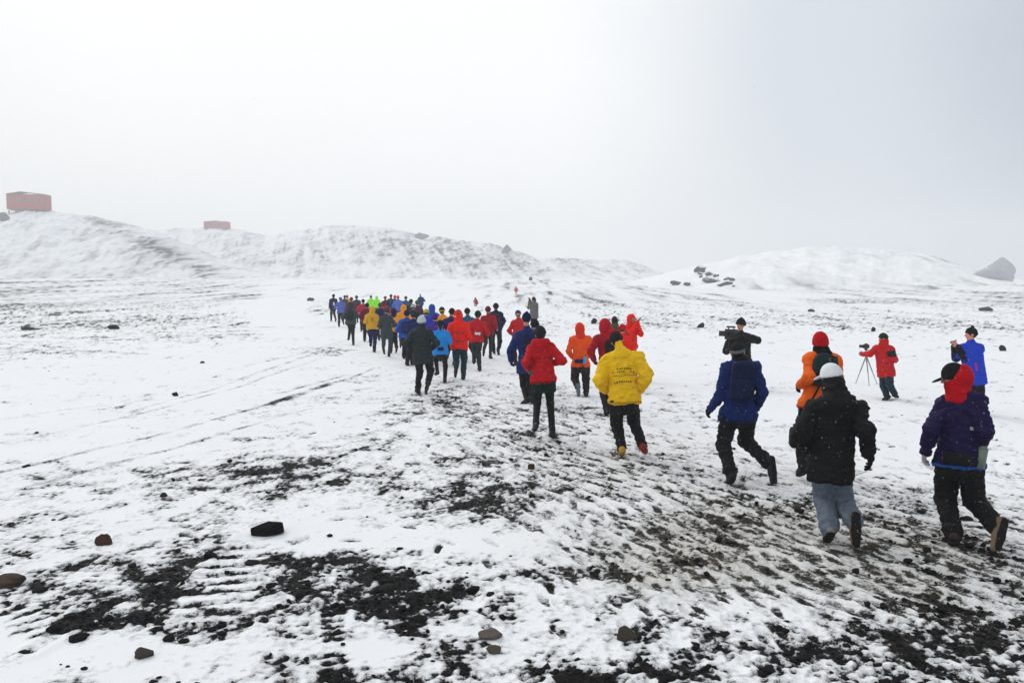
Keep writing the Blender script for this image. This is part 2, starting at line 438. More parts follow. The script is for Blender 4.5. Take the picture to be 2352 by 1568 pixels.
def snow_material():
    m, nt, b = principled('snow_over_gravel'); N = nt.nodes; L = nt.links
    def math_(op, a, b_, c=None):
        q = N.new('ShaderNodeMath'); q.operation = op
        for i, x in enumerate((a, b_, c)):
            if x is None: continue
            if isinstance(x, (int, float)): q.inputs[i].default_value = x
            else: L.new(x, q.inputs[i])
        return q.outputs['Value']
    def noise(scale, det, rough=.55):
        q = N.new('ShaderNodeTexNoise'); q.inputs['Scale'].default_value = scale; q.inputs['Detail'].default_value = det
        q.inputs['Roughness'].default_value = rough; L.new(ge.outputs['Position'], q.inputs['Vector']); return q.outputs['Fac']
    def mix(f, a, c):
        q = N.new('ShaderNodeMix'); q.data_type = 'RGBA'
        for s_, x in (('A', a), ('B', c)):
            if isinstance(x, tuple): q.inputs[s_].default_value = (*x, 1)
            else: L.new(x, q.inputs[s_])
        L.new(f, q.inputs['Factor']); return q.outputs['Result']
    ge = N.new('ShaderNodeNewGeometry')
    sa = N.new('ShaderNodeAttribute'); sa.attribute_name = 'gravel_signal'
    sl = N.new('ShaderNodeAttribute'); sl.attribute_name = 'slush'
    f1 = noise(17, 7, .68); f2 = noise(1.2, 4)
    f3 = noise(70, 3, .6)
    s1 = math_('MULTIPLY_ADD', math_('SUBTRACT', f1, .5), 4.0, math_('MULTIPLY_ADD', math_('SUBTRACT', f3, .5), 2.2, sa.outputs['Fac']))
    mr = N.new('ShaderNodeMapRange'); mr.inputs['From Min'].default_value = -.32; mr.inputs['From Max'].default_value = .42; L.new(s1, mr.inputs['Value'])
    snow = mix(f2, (.86, .875, .89), (.92, .925, .93))
    # thin snow that lets a little gravel through, and grey-brown slush under the runners' feet
    thin = N.new('ShaderNodeMapRange'); thin.inputs['From Min'].default_value = -1.55; thin.inputs['From Max'].default_value = .05; thin.inputs['To Max'].default_value = .58
    L.new(s1, thin.inputs['Value'])
    snow = mix(thin.outputs['Result'], snow, (.26, .26, .265))
    sf = math_('MULTIPLY', sl.outputs['Fac'], math_('MULTIPLY_ADD', f1, 1.3, .0))
    snow = mix(sf, snow, (.46, .43, .37))
    g1 = noise(55, 4, .7)
    ramp = N.new('ShaderNodeValToRGB'); L.new(g1, ramp.inputs['Fac'])
    e = ramp.color_ramp.elements
    e[0].position = .35; e[0].color = (.004, .004, .0045, 1); e[1].position = .75; e[1].color = (.085, .08, .076, 1)
    e2 = ramp.color_ramp.elements.new(.56); e2.color = (.011, .011, .011, 1)
    br = mix(math_('MULTIPLY', sl.outputs['Fac'], .65), ramp.outputs['Color'], (.060, .051, .037))
    col = mix(mr.outputs['Result'], snow, br)
    L.new(col, b.inputs['Base Color'])
    b.inputs['Roughness'].default_value = .85; b.inputs['Specular IOR Level'].default_value = .1
    bh = math_('ADD', math_('MULTIPLY', f1, .6), math_('MULTIPLY', g1, .4))
    bp = N.new('ShaderNodeBump'); bp.inputs['Strength'].default_value = .35; bp.inputs['Distance'].default_value = .03
    L.new(bh, bp.inputs['Height']); L.new(bp.outputs['Normal'], b.inputs['Normal'])
    return m

SNOW = snow_material()

def grid_faces(nr, nc, wrap=False):
    i = np.arange(nr-1)[:, None]; j = np.arange(nc if wrap else nc-1)[None, :]
    j2 = (j+1) % nc
    return np.stack([i*nc+j, i*nc+j2, (i+1)*nc+j2, (i+1)*nc+j], -1).reshape(-1, 4)

def attrs(me, s, slush):
    for nme, a in (('gravel_signal', s), ('slush', slush)):
        at_ = me.attributes.new(nme, 'FLOAT', 'POINT'); at_.data.foreach_set('value', np.asarray(a, np.float32).ravel())

def build_ground():
    fine = np.linspace(R(-37), R(37), 1120)
    ang = np.concatenate([np.linspace(R(-180), R(-37), 64)[:-1], fine, np.linspace(R(37), R(180), 64)[1:-1]])
    t = np.linspace(CAM_H/4.3*796, CAM_H/70*796, 600)
    rad = np.concatenate([[.25], np.linspace(.8, 4.3, 46)[:-1], CAM_H*796/t, np.geomspace(70, 900, 110)[1:]])
    A, Rr = np.meshgrid(ang, rad)
    x = np.sin(A)*Rr; y = np.cos(A)*Rr
    z, s, sl = plain(x, y)
    # single footprints along the runners' track, pressed in one by one
    rng = np.random.RandomState(3)
    feet = []
    for k in range(2100):
        u = rng.rand()
        if u < .62: cx, cy = rng.normal(1990, 330), rng.normal(1265, 85)
        elif u < .80: cx, cy = rng.normal(1560, 170), rng.normal(1150, 75)
        else: cx, cy = rng.normal(1270, 150), rng.normal(1010, 75)
        if cy < 880 or cy > 1560: continue
        p = on_plain(cx, cy); feet.append((p[0], p[1], rng.normal(0, .20)))
    for k in range(90):
        p = on_plain(rng.uniform(1600, 2352), rng.uniform(830, 1080)); feet.append((p[0], p[1], rng.uniform(0, 3)))
    for k in range(70):
        p = on_plain(rng.uniform(300, 1500), rng.uniform(950, 1250)); feet.append((p[0], p[1], rng.uniform(0, 3)))
    shade_prints = [on_plain(*q_) for q_ in ((1898,1238),(1963,1250),(2188,1250),(2284,1256),(1676,1106),(1772,1110),(1840,1086),(1932,1114),(1428,1048),(1482,1046),(1230,988),(1272,1012),(1205,942),(1224,926),(1330,911),(1347,913),(2032,918),(2059,912),(1393,953),(960,905),(985,903),(1052,888),(1010,866))]
    for q_ in shade_prints: feet.append((q_[0], q_[1], 0.)); feet.append((q_[0]+.05, q_[1]-.05, .2)); feet.append((q_[0]-.06, q_[1]+.03, -.2))  # print clusters under near figures' feet: contact shadow painted as dark pressed slush
    press = np.zeros_like(z); mark = np.full_like(z, -9.)
    for fx, fy, tw in feet:
        r0 = math.hypot(fx, fy); a0 = math.atan2(fx, fy)
        i0, i1 = np.searchsorted(rad, [r0-.24, r0+.24]); j0, j1 = np.searchsorted(ang, [a0-.24/r0, a0+.24/r0])
        if i1 <= i0 or j1 <= j0: continue
        X = x[i0:i1, j0:j1]-fx; Y = y[i0:i1, j0:j1]-fy
        dx, dy = RUN[0]*math.cos(tw)-RUN[1]*math.sin(tw), RUN[0]*math.sin(tw)+RUN[1]*math.cos(tw)
        al = X*dx+Y*dy; ac = -X*dy+Y*dx
        q = (al/rng.uniform(.11, .16))**2 + ((ac + .02*np.sin(al*14))/(.040+.014*(al > 0)))**2
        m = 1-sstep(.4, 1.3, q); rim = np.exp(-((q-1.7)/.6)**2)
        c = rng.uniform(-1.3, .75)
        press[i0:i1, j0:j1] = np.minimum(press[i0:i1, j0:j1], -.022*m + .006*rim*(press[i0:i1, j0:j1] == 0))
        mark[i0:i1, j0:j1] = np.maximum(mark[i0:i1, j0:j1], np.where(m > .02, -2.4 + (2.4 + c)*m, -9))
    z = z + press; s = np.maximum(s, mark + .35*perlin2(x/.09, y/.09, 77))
    v = np.stack([x, y, z], -1).reshape(-1, 3)
    me = mesh_np('ground', v, grid_faces(len(rad), len(ang), True))
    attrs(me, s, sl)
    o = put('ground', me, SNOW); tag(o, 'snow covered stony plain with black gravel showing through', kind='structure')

# ------------------------------------------------------------------ hills
def build_hill(name, label, zb, zc, sky, x0, x1, nc, nr, bare, seed, streak_dir=(.72, -.7), bumps=1.0):
    px = np.linspace(x0, x1, nc); sx = np.array([p[0] for p in sky], float); sy = np.array([p[1] for p in sky], float)
    py = np.interp(px, sx, sy)
    kern = np.exp(-np.linspace(-2, 2, 9)**2); kern /= kern.sum()
    py = np.convolve(np.pad(py, 4, mode='edge'), kern, 'valid')
    t = np.concatenate([np.linspace(0, 1, nr), np.linspace(1, 1.9, nr//3)[1:]])
    T, PX = np.meshgrid(t, px, indexing='ij'); _, PY = np.meshgrid(t, py, indexing='ij')
    Z = zb + (zc-zb)*T; X = (PX-CX)/FPX*Z
    top = CAM_H + (HOR-PY)/FPX*zc
    base = rise(X, Z) - 1.2
    p = np.where(T < 1, .35*T + .65*T*T*(3-2*T), 1 - .5*(T-1)**2 - .15*(T-1))
    h = base + (top-base)*p
    amp = np.clip((top-base)/20, 0, 1)
    # gullies and ribs running down the face
    a = X*streak_dir[0] + h*streak_dir[1]; c = X*(-streak_dir[1]) + h*streak_dir[0]
    g = fbm2(c/7.5, a/42., 4, seed, .6); fine = fbm2(X/6, h/3.5 + Z/9, 4, seed+5, .6)
    lump = fbm2(X/28., Z/28., 3, seed+9)
    fade = np.clip(1.3 - np.abs(T-.62)*1.4, .25, 1)
    g2 = fbm2(c/3.0, a/30., 3, seed+21, .6)
    h = h + amp*bumps*(.9*g*fade + .9*fine + 1.6*lump*np.clip(1.1-T, 0, .6) + .8*fbm2(X/16., Z/12., 3, seed+41))
    s = bare(PX, PY + (HOR-PY)*(1-np.clip(p, 0, 1)), T) + np.clip(.75*g + .75*g2 + 1.15*fbm2(X/9., h/4.5, 4, seed+31, .65) + .9*perlin2(X/2.1, h/1.2, seed+3), -9, 1.2)
    v = np.stack([X, Z, h], -1).reshape(-1, 3)
    me = mesh_np(name, v, grid_faces(len(t), nc))
    attrs(me, s, np.zeros_like(s))
    o = put(name, me, SNOW); tag(o, label, kind='structure'); return o

SKY1 = [(-900,500),(-400,472),(0,489),(60,486),(120,487),(200,497),(290,514),(350,529),(410,552),(470,580),(530,604),(590,624),(650,640),(720,654)]
SKY2 = [(200,560),(330,532),(400,528),(470,526),(560,529),(610,545),(660,534),(700,529),(760,521),(830,520),(900,526),(970,541),(1050,551),(1110,559),(1165,572),(1240,596),(1300,594),(1360,598),(1430,597),(1490,616),(1560,640),(1660,660)]
SKY3 = [(1380,660),(1480,640),(1550,622),(1650,602),(1690,592),(1720,590),(1765,581),(1800,579),(1850,572),(1885,575),(1920,571),(1965,577),(2000,576),(2050,583),(2090,581),(2130,588),(2190,604),(2250,625),(2330,640),(2420,646),(2800,640),(3200,650)]

def build_hills():
    build_hill('hill', 'snowy near slope on the left with a red hut on its crest', 270, 400, SKY1, -900, 720, 620, 110,
        lambda px, py, t: -1.45 + 1.15*np.exp(-((py - (520+(px-235)*.47))/26)**2)*sstep(190, 260, px) + .25*sstep(560, 640, py), 101, bumps=.9)
    build_hill('hill', 'long snowy ridge streaked with grey scree behind the runners', 385, 560, SKY2, 200, 1660, 760, 110,
        lambda px, py, t: -1.45 + .95*blob(px, py, 940, 570, 160, 40) + .9*blob(px, py, 1130, 600, 150, 42) + .6*blob(px, py, 1330, 615, 160, 25) + .55*blob(px, py, 640, 600, 180, 40), 201)
    build_hill('hill', 'smooth rounded snow mound behind the photographers', 140, 250, SKY3, 1380, 3200, 520, 80,
        lambda px, py, t: -2.2 + .9*sstep(.45, .15, t)*1.1 + .5*sstep(.93, 1, t) + 1.3*blob(px, py, 2290, 625, 80, 25) + .9*blob(px, py, 2160, 600, 50, 12), 301, bumps=1.25)
# ------------------------------------------------------------------ people
UP = np.array([0, 0, 1.0])

def frame(f, u):                       # rows: right, forward, up
    f = unit(f); r = unit(np.cross(f, u)); u = np.cross(r, f); return np.stack([r, f, u])

def limb_solve(parent, px, py, L, sign):
    """the point on the line of sight of a survey pixel that lies one limb length from the parent joint"""
    d = unit(ray(px, py)); q = parent - CAM; b = d @ q; c = q @ q - L*L
    disc = b*b - c
    if disc <= 0: return CAM + d*b
    h = math.sqrt(disc); h = min(h, .34)
    return CAM + d*(b + (h if sign > 0 else -h))

def joints_from_photo(base, J, s):
    """J: joint -> (px, py[, sign or dy]); returns world joints"""
    Y = base[1]; P = {}
    def flat(k):
        v = J[k]; return at(v[0], v[1], Y + (v[2] if len(v) > 2 else 0))
    for k in ('top', 'neck', 'shL', 'shR', 'hipL', 'hipR'): P[k] = flat(k)
    P['head'] = P['top'] + (P['neck'] - P['top'])*.5 if 'head' not in J else flat('head')
    for side in 'LR':
        for par, ch, L in (('sh', 'el', .30), ('el', 'wr', .27), ('hip', 'kn', .44), ('kn', 'an', .42)):
            v = J[ch+side]; P[ch+side] = limb_solve(P[par+side], v[0], v[1], L*s, v[2] if len(v) > 2 else 1)
        v = J['to'+side]; P['to'+side] = limb_solve(P['an'+side], v[0], v[1], .19*s, v[2] if len(v) > 2 else 1)
    return P

# poses of unseen-by-number crowd runners, metres for a 1.75 m person facing +y
POSE = {
 'run': dict(hipL=(-.09,0,.92), hipR=(.09,0,.92), knL=(-.10,.16,.52), anL=(-.085,.02,.11), toL=(-.10,.20,.04),
             knR=(.10,.03,.50), anR=(.10,-.32,.38), toR=(.105,-.40,.20), neck=(0,.12,1.45), top=(0,.17,1.76),
             shL=(-.18,.14,1.39), shR=(.18,.05,1.39), elL=(-.30,-.06,1.15), wrL=(-.24,.17,1.07), elR=(.29,-.02,1.13), wrR=(.17,.21,1.16)),
 'run2': dict(hipL=(-.09,0,.93), hipR=(.09,0,.93), knL=(-.09,.30,.66), anL=(-.08,.12,.30), toL=(-.09,.28,.22),
             knR=(.09,-.02,.50), anR=(.09,-.14,.10), toR=(.10,.02,.03), neck=(0,.09,1.46), top=(0,.12,1.77),
             shL=(-.19,.06,1.40), shR=(.18,.10,1.40), elL=(-.29,-.10,1.16), wrL=(-.20,.12,1.13), elR=(.29,.04,1.14), wrR=(.22,.27,1.20)),
 'jog': dict(hipL=(-.09,0,.92), hipR=(.09,0,.92), knL=(-.10,.10,.50), anL=(-.10,-.06,.11), toL=(-.11,.10,.03),
             knR=(.11,.14,.52), anR=(.12,-.16,.26), toR=(.13,-.12,.09), neck=(0,.08,1.46), top=(0,.11,1.77),
             shL=(-.19,.08,1.40), shR=(.19,.06,1.40), elL=(-.33,-.02,1.17), wrL=(-.26,.18,1.04), elR=(.33,-.05,1.17), wrR=(.26,.14,1.03)),
 'walk': dict(hipL=(-.09,0,.92), hipR=(.09,0,.92), knL=(-.10,.14,.51), anL=(-.09,.20,.10), toL=(-.10,.37,.05),
             knR=(.10,.02,.50), anR=(.10,-.24,.17), toR=(.11,-.14,.03), neck=(0,.04,1.48), top=(0,.06,1.77),
             shL=(-.19,.02,1.41), shR=(.19,.05,1.41), elL=(-.27,-.10,1.15), wrL=(-.27,-.04,.90), elR=(.27,.08,1.14), wrR=(.25,.24,.93)),
 'stand': dict(hipL=(-.09,0,.92), hipR=(.09,0,.92), knL=(-.11,.03,.50), anL=(-.12,0,.09), toL=(-.15,.17,.03),
             knR=(.11,.03,.50), anR=(.12,.02,.09), toR=(.16,.18,.03), neck=(0,.02,1.48), top=(0,.05,1.77),
             shL=(-.19,0,1.41), shR=(.19,0,1.41), elL=(-.27,-.02,1.13), wrL=(-.20,.2,1.07), elR=(.27,-.02,1.13), wrR=(.20,.2,1.07)),
 'crouch': dict(hipL=(-.10,-.1,.42), hipR=(.10,-.1,.42), knL=(-.16,.28,.50), anL=(-.15,.10,.09), toL=(-.17,.28,.03),
             knR=(.16,.28,.48), anR=(.15,.06,.09), toR=(.18,.24,.03), neck=(0,.16,.95), top=(0,.24,1.24),
             shL=(-.19,.12,.90), shR=(.19,.12,.90), elL=(-.26,.24,.64), wrL=(-.12,.44,.72), elR=(.26,.24,.64), wrR=(.12,.44,.72)),
}

def pose_joints(kind, H, yaw, rng, mirror):
    s = H/1.75; P = {}
    for k, v in POSE[kind].items():
        v = np.array(v, float)
        if mirror:
            v[0] = -v[0]
            k = k[:-1] + {'L': 'R', 'R': 'L'}[k[-1]] if k[-1] in 'LR' and k != 'top' and len(k) > 2 and k[:-1] in ('hip','kn','an','to','sh','el','wr') else k
        P[k] = v
    for k in P:
        if k[:2] in ('el', 'wr', 'kn'): P[k] = P[k] + rng.normal(0, .028, 3)
    c, sn = math.cos(yaw), math.sin(yaw)
    M = np.array([[c, -sn, 0], [sn, c, 0], [0, 0, 1]])
    st = rng.uniform(.85, 1.35) if kind in ('run', 'run2', 'jog', 'walk') else 1.0
    lean = rng.uniform(.0, .13) if st != 1 else 0; side = rng.normal(0, .035) if st != 1 else 0; tw = rng.normal(0, .16) if st != 1 else 0
    for k in P:
        if k[:2] in ('sh', 'el', 'wr'): P[k] = P[k]*np.array([.97, 1, 1])
        if k[:2] in ('kn', 'an', 'to'): P[k] = P[k]*np.array([rng.uniform(.8, 1.3), st, 1])
        if k[:2] in ('sh', 'el', 'wr', 'ne') or k == 'top':
            h = P[k][2] - .92; v = P[k].copy()
            c_, s_ = math.cos(tw), math.sin(tw)
            if k[:2] in ('sh', 'el', 'wr'): v[0], v[1] = c_*v[0] - s_*v[1], s_*v[0] + c_*v[1]
            P[k] = v + np.array([h*side, h*lean, -h*h*lean*.2])
    P = {k: (M @ v)*s for k, v in P.items()}
    P['head'] = P['top'] + (P['neck'] - P['top'])*.5
    return P

def hand(F, wr, d, pn, s, inf, k, thumb_side):
    """palm, four bent fingers and a thumb; d: from wrist to knuckles, pn: palm normal"""
    d = unit(d); w = unit(np.cross(d, pn)); pn = np.cross(w, d)
    Fm = np.stack([w, pn, d])
    F.cone(wr - d*.03*s, wr + d*.02*s, (.027+inf)*s, (.03+inf)*s, k)
    F.box(wr + d*.05*s, Fm, np.array([.041+inf, .017+inf, .046])*s, .014*s, k)
    for i in range(4):
        off = (i-1.5)*.0215*s; L = (.030, .034, .032, .025)[i]*s; spread = (i-1.5)*.08
        p = wr + d*(.092 - .004*abs(i-1.2))*s + w*off; a = .35
        for seg in range(3):
            q = p + (d*math.cos(a) + pn*math.sin(a) + w*spread)*L*(1 - .12*seg)
            F.cone(p, q, (.0095+inf - .0006*seg)*s, (.0088+inf - .0006*seg)*s, .004 if seg == 0 else .003)
            p = q; a += .42 + .05*i
    p = wr + d*.025*s + w*thumb_side*.03*s
    q = p + (d*.6 + w*thumb_side*.75 + pn*.35)*.038*s; r = q + (d*.9 + w*thumb_side*.15 + pn*.4)*.032*s
    F.cone(p, q, (.0135+inf)*s, (.0115+inf)*s, .008); F.cone(q, r, (.0112+inf)*s, (.009+inf)*s, .004)

class Person:
    def __init__(self, base, P, H, spec, vox, label, group=None, yaw_head=None, photo=False):
        s = self.s = H/1.75; self.H = H; self.v = vox; self.spec = spec
        self.base = np.array(base, float)
        if photo: P = {k: v - self.base for k, v in P.items()}
        low = min(min(P[k][2] for k in ('toL', 'toR')), min(P[k][2] for k in ('anL', 'anR')) - .06*s)
        gz = .022*s
        if not photo:
            for k in P: P[k] = P[k] + UP*(gz - low)
        else:
            for k in ('toL', 'toR'): P[k][2] = max(P[k][2], gz)
            for k in ('anL', 'anR'): P[k][2] = max(P[k][2], .075*s)
        self.P = P
        P['pel'] = (P['hipL'] + P['hipR'])/2
        P['mid'] = (P['shL'] + P['shR'])/2
        rt = P['shR'] - P['shL'] + .5*(P['hipR'] - P['hipL'])
        spine = unit(P['mid'] - P['pel'])
        self.right = unit(rt - spine*(rt @ spine)); self.fwd = unit(np.cross(spine, self.right)); self.spine = spine
        hu = unit(P['top'] - P['neck'])
        hf = self.fwd if yaw_head is None else unit(np.array([math.sin(yaw_head), math.cos(yaw_head), 0]))
        self.Fh = frame(hf - hu*(hf @ hu) + 1e-4*self.fwd, hu)
        self.hc = P['top'] - hu*.128*s
        self.root = None
        self.body(label, group)
        for part in ('trousers', 'jacket'):
            if spec.get(part) is not None: getattr(self, part)(spec[part])
        self.shoes(spec.get('shoes', ((.02,.02,.022), (.02,.02,.022))))
        if spec.get('gloves'): self.gloves(*spec['gloves'])
        for h in spec.get('head', []): getattr(self, h[0])(*h[1:])

    def emit(self, F, name, mat, wr=0.0, ws=9.0, label=None, seed=0, keep=False):
        v, q = F.mesh()
        if not len(v): return None
        if wr > 0:
            n = vnormals(v, q)
            d = (1 - 2.2*np.abs(perlin3(v*np.array([ws, ws, ws*1.3])/self.s, seed)))*.6 + (.6 - 1.5*np.abs(perlin3(v*np.array([1.7, 1.7, 2.6])*ws/self.s, seed+3)))*.7
            v = v + n*(d*wr*self.s)[:, None]
        v = v.copy(); v[:, 2] = np.maximum(v[:, 2], .002)
        me = mesh_np(name, v, q)
        if self.root is None: o = put(name, me, mat, None, self.base)
        else: o = put(name, me, mat, self.root)
        if label: o['label'] = label
        if keep: self.kept = getattr(self, 'kept', {}); self.kept[name] = (v, q)
        return o

    def body(self, label, group):
        P, s = self.P, self.s; Fh = self.Fh; hc = self.hc; h = self.v
        pts = [P[k] for k in P]
        F = Field(pts, .16*s, h if h > .012 else .0095)
        fw = self.fwd
        F.cone(P['pel'] - self.spine*.02*s, P['pel'] + self.spine*.12*s, .13*s, .115*s, .03, fw, 1.35)
        F.cone(P['pel'] + self.spine*.12*s, P['mid'] - self.spine*.10*s, .115*s, .14*s, .05, fw, 1.45)
        F.cone(P['mid'] - self.right*.1*s - self.spine*.03*s, P['mid'] + self.right*.1*s - self.spine*.03*s, .07*s, .07*s, .05)
        F.cone(P['mid'] + self.spine*.02*s, hc - Fh[2]*.06*s, .056*s, .052*s, .03)
        # head: skull, jaw, brow, nose, ears, eye hollows, mouth
        F.ell(hc + Fh[2]*.018*s - Fh[1]*.008*s, Fh, np.array([.077, .096, .108])*s, .02)
        F.ell(hc - Fh[2]*.05*s + Fh[1]*.03*s, Fh, np.array([.055, .06, .07])*s, .025)
        if h <= .016:
            F.cone(hc + Fh[1]*.09*s + Fh[2]*.012*s, hc + Fh[1]*.108*s - Fh[2]*.025*s, .010*s, .015*s, .012)
            for e in (-1, 1):
                F.ell(hc + Fh[0]*e*.032*s + Fh[1]*.098*s + Fh[2]*.01*s, Fh, np.array([.017, .012, .011])*s, 0, cut=True)
                F.ell(hc + Fh[0]*e*.031*s + Fh[1]*.084*s + Fh[2]*.009*s, Fh, np.array([.012, .012, .012])*s, .002)
                F.ell(hc + Fh[0]*e*.078*s - Fh[1]*.005*s - Fh[2]*.005*s, Fh, np.array([.012, .022, .032])*s, .008)
            F.ell(hc + Fh[1]*.090*s - Fh[2]*.058*s, Fh, np.array([.022, .008, .004])*s, 0, cut=True)
        for sd, e in (('L', -1), ('R', 1)):
            F.cone(P['sh'+sd], P['el'+sd], .052*s, .042*s, .035)
            F.cone(P['el'+sd], P['wr'+sd], .043*s, .028*s, .012)
            d = unit(P['wr'+sd] - P['el'+sd])
            if h < .012:
                pn = self.palm(sd, d); hand(F, P['wr'+sd], d, pn, s, .001, .01, e)
            else:
                F.cone(P['wr'+sd] + d*.02*s, P['wr'+sd] + d*.09*s, .034*s, .03*s, .02)
                F.cone(P['wr'+sd] + d*.08*s, P['wr'+sd] + d*.13*s + fw*.03*s, .028*s, .018*s, .02)
            F.cone(P['hip'+sd], P['kn'+sd], .076*s, .047*s, .04)
            F.cone(P['kn'+sd], P['an'+sd], .046*s, .030*s, .015)
            F.ell(P['kn'+sd]*.68 + P['an'+sd]*.32 - fw*.012*s, frame(P['an'+sd]-P['kn'+sd], fw), np.array([.038, .10, .040])*s, .03)
            F.cone(P['an'+sd], P['to'+sd], .030*s, .022*s, .015)
        self.root = None
        v, q = F.mesh(); v[:, 2] = np.maximum(v[:, 2], .004)
        me = mesh_np('person', v, q); o = put('person', me, skin(self.spec.get('skin', (.5, .27, .19))), None, self.base)
        tag(o, label, 'person', group); self.root = o

    def palm(self, sd, d):
        e = -1 if sd == 'L' else 1
        pn = -e*self.right + .3*self.fwd; pn = pn - d*(pn @ d)
        if np.linalg.norm(pn) < .2: pn = self.fwd - d*(self.fwd @ d)
        return unit(pn)

    def trousers(self, p):
        col, fit = p[0], p[1] if len(p) > 1 else 1.0
        P, s, fw = self.P, self.s, self.fwd
        F = Field([P[k] for k in ('hipL','hipR','knL','knR','anL','anR','pel')], .24*s, self.v)
        F.cone(P['pel'] - self.spine*.03*s, P['pel'] + self.spine*.16*s, .145*s*fit**.4, .145*s, .03, fw, 1.25)
        for sd in 'LR':
            a, b, c = P['hip'+sd], P['kn'+sd], P['an'+sd]
            F.cone(a, b, .098*s*fit**.6, .072*s*fit, .045)
            low = c + unit(c - b)*(.035 if fit < 1 else 0)*s
            F.cone(b, low, .070*s*fit, max(.048, .052*fit**1.3)*s, .03)
            if fit > 1.15:                                      # cloth bagging over the boot
                F.ell(b*.12 + c*.88, frame(unit(P['to'+sd]-c), unit(b-c)), np.array([.082, .098, .05])*s, .03)
        jk = self.spec.get('jacket'); top = .15 if jk is None else min(.15, .045 - jk.get('hem', .1))
        F.clip(P['pel'] + self.spine*top*s, self.spine)
        self.emit(F, 'trousers', cloth(col, .7), .022 if fit > .95 else .005, 8.0, seed=int(self.base[0]*31) % 97, keep=True)
        if len(p) > 2 and p[2] == 'shorts':
            pass

    def jacket(self, p):
        col = p['c']; bulk = p.get('bulk', 1.0); hem = p.get('hem', .10); arm = p.get('arm', 1.0)
        P, s, fw, sp = self.P, self.s, self.fwd, self.spine
        F = Field([P[k] for k in ('pel','mid','neck','shL','shR','elL','elR','wrL','wrR')] + [P['pel'] - sp*hem*s*1.3], .22*s*max(1, bulk), self.v)
        b = bulk
        F.cone(P['pel'] - sp*(hem+.12)*s, P['pel'] + sp*.16*s, .185*s*b*p.get('flare', 1.0), .165*s*b, .03, fw, 1.38)
        F.cone(P['pel'] + sp*.14*s, P['mid'] - sp*.12*s, .165*s*b, .18*s*b, .05, fw, 1.42)
        F.cone(P['mid'] - self.right*.115*s - sp*.035*s, P['mid'] + self.right*.115*s - sp*.035*s, .088*s*b**.5, .088*s*b**.5, .05)
        if p.get('hump'): F.ell(P['mid'] - sp*.14*s - fw*.09*s, frame(fw, sp), np.array([.15, .08, .17])*s, .06)
        for sd in 'LR':
            a, e, w = P['sh'+sd], P['el'+sd], P['wr'+sd]
            F.cone(a - sp*.015*s, e, .070*s*arm, .064*s*arm, .055)
            F.cone(e, w - unit(w-e)*.005*s, .066*s*arm, .046*s*arm, .02)
        for sd in 'LR':                                   # sloping shoulders and a skirt that follows the thighs
            F.cone(P['mid'] + sp*.055*s, P['sh'+sd] - sp*.01*s, .062*s, .070*s*arm, .05)
            F.cone(P['hip'+sd], P['hip'+sd]*.6 + P['kn'+sd]*.4, .122*s, .116*s, .05)
        # collar
        nb = P['mid'] + sp*.045*s
        F.cone(nb, nb*.45 + (self.hc - self.Fh[2]*.09*s)*.55, .082*s, .068*s, .03)
        if p.get('hood') == 'down':
            c = P['mid'] + sp*.055*s - fw*.085*s
            F.cone(c - self.right*.08*s + sp*.015*s, c + self.right*.08*s + sp*.015*s, .066*s, .066*s, .04)
            F.cone(c - sp*.06*s - fw*.01*s, c, .06*s, .06*s, .04)
        o = -sp
        F.clip(P['pel'] - sp*hem*s, o)
        if p.get('cuff_at_hem'): pass
        if p.get('collar'):
            F.cone(P['mid'] - sp*.02*s - fw*.02*s, self.hc - self.Fh[2]*.075*s - fw*.03*s, .135*s, .098*s, .05)
            F.cone(P['mid'] + sp*.05*s - fw*.10*s - self.right*.06*s, P['mid'] + sp*.05*s - fw*.10*s + self.right*.08*s, .075*s, .08*s, .05)
            F.clip(P['pel'] - sp*hem*s, -sp)
        self.emit(F, 'jacket', cloth(col, p.get('rough', .7), p.get('bump', .3)), p.get('wr', .013)*min(1.3, b), p.get('ws', 7.5), seed=int(self.base[1]*17) % 89, keep=True)

    def shoes(self, cols):
        P, s = self.P, self.s
        for i, sd in enumerate('LR'):
            c = cols[i]; boot = len(c) > 3 and c[3] == 'boot'
            a, t, kn = P['an'+sd], P['to'+sd], P['kn'+sd]
            sh = unit(a - kn); f = t - a; L = np.linalg.norm(f)
            foot = unit(f); dn = sh - foot*(sh @ foot)
            dn = unit(dn) if np.linalg.norm(dn) > .15 else -UP
            F = Field([a, t], .17*s, min(self.v, .012) if self.v < .02 else self.v)
            heel = a + dn*.045*s - foot*.035*s; toe = t + foot*.035*s
            F.cone(heel, heel*.45 + toe*.55, .045*s, .047*s, .02); F.cone(heel*.45 + toe*.55, toe, .046*s, .034*s, .02)
            F.cone(a - sh*(.10 if boot else .03)*s, heel, .053*s, .045*s, .03)
            F.clip(heel + dn*.034*s, dn)
            if self.v < .02: mat = cloth(c[:3], .6)
            else: mat = cloth(c[:3], .6)
            o = self.emit(F, 'boot' if boot else 'shoe', mat, 0, label=c[4] if len(c) > 4 else None)
            if self.v < .02 and o is not None and boot:
                G = Field([a, t], .17*s, .011)
                o_ = dn*.040*s; G.cone(heel + o_, heel*.45 + toe*.55 + o_, .044*s, .049*s, .02, dn, 2.6); G.cone(heel*.45 + toe*.55 + o_, toe + o_, .049*s, .038*s, .02, dn, 2.6)
                v, q = G.mesh()
                if len(v):
                    v[:, 2] = np.maximum(v[:, 2], .001)
                    put('sole', mesh_np('sole', v, q), cloth((.012, .011, .010), .8), o)

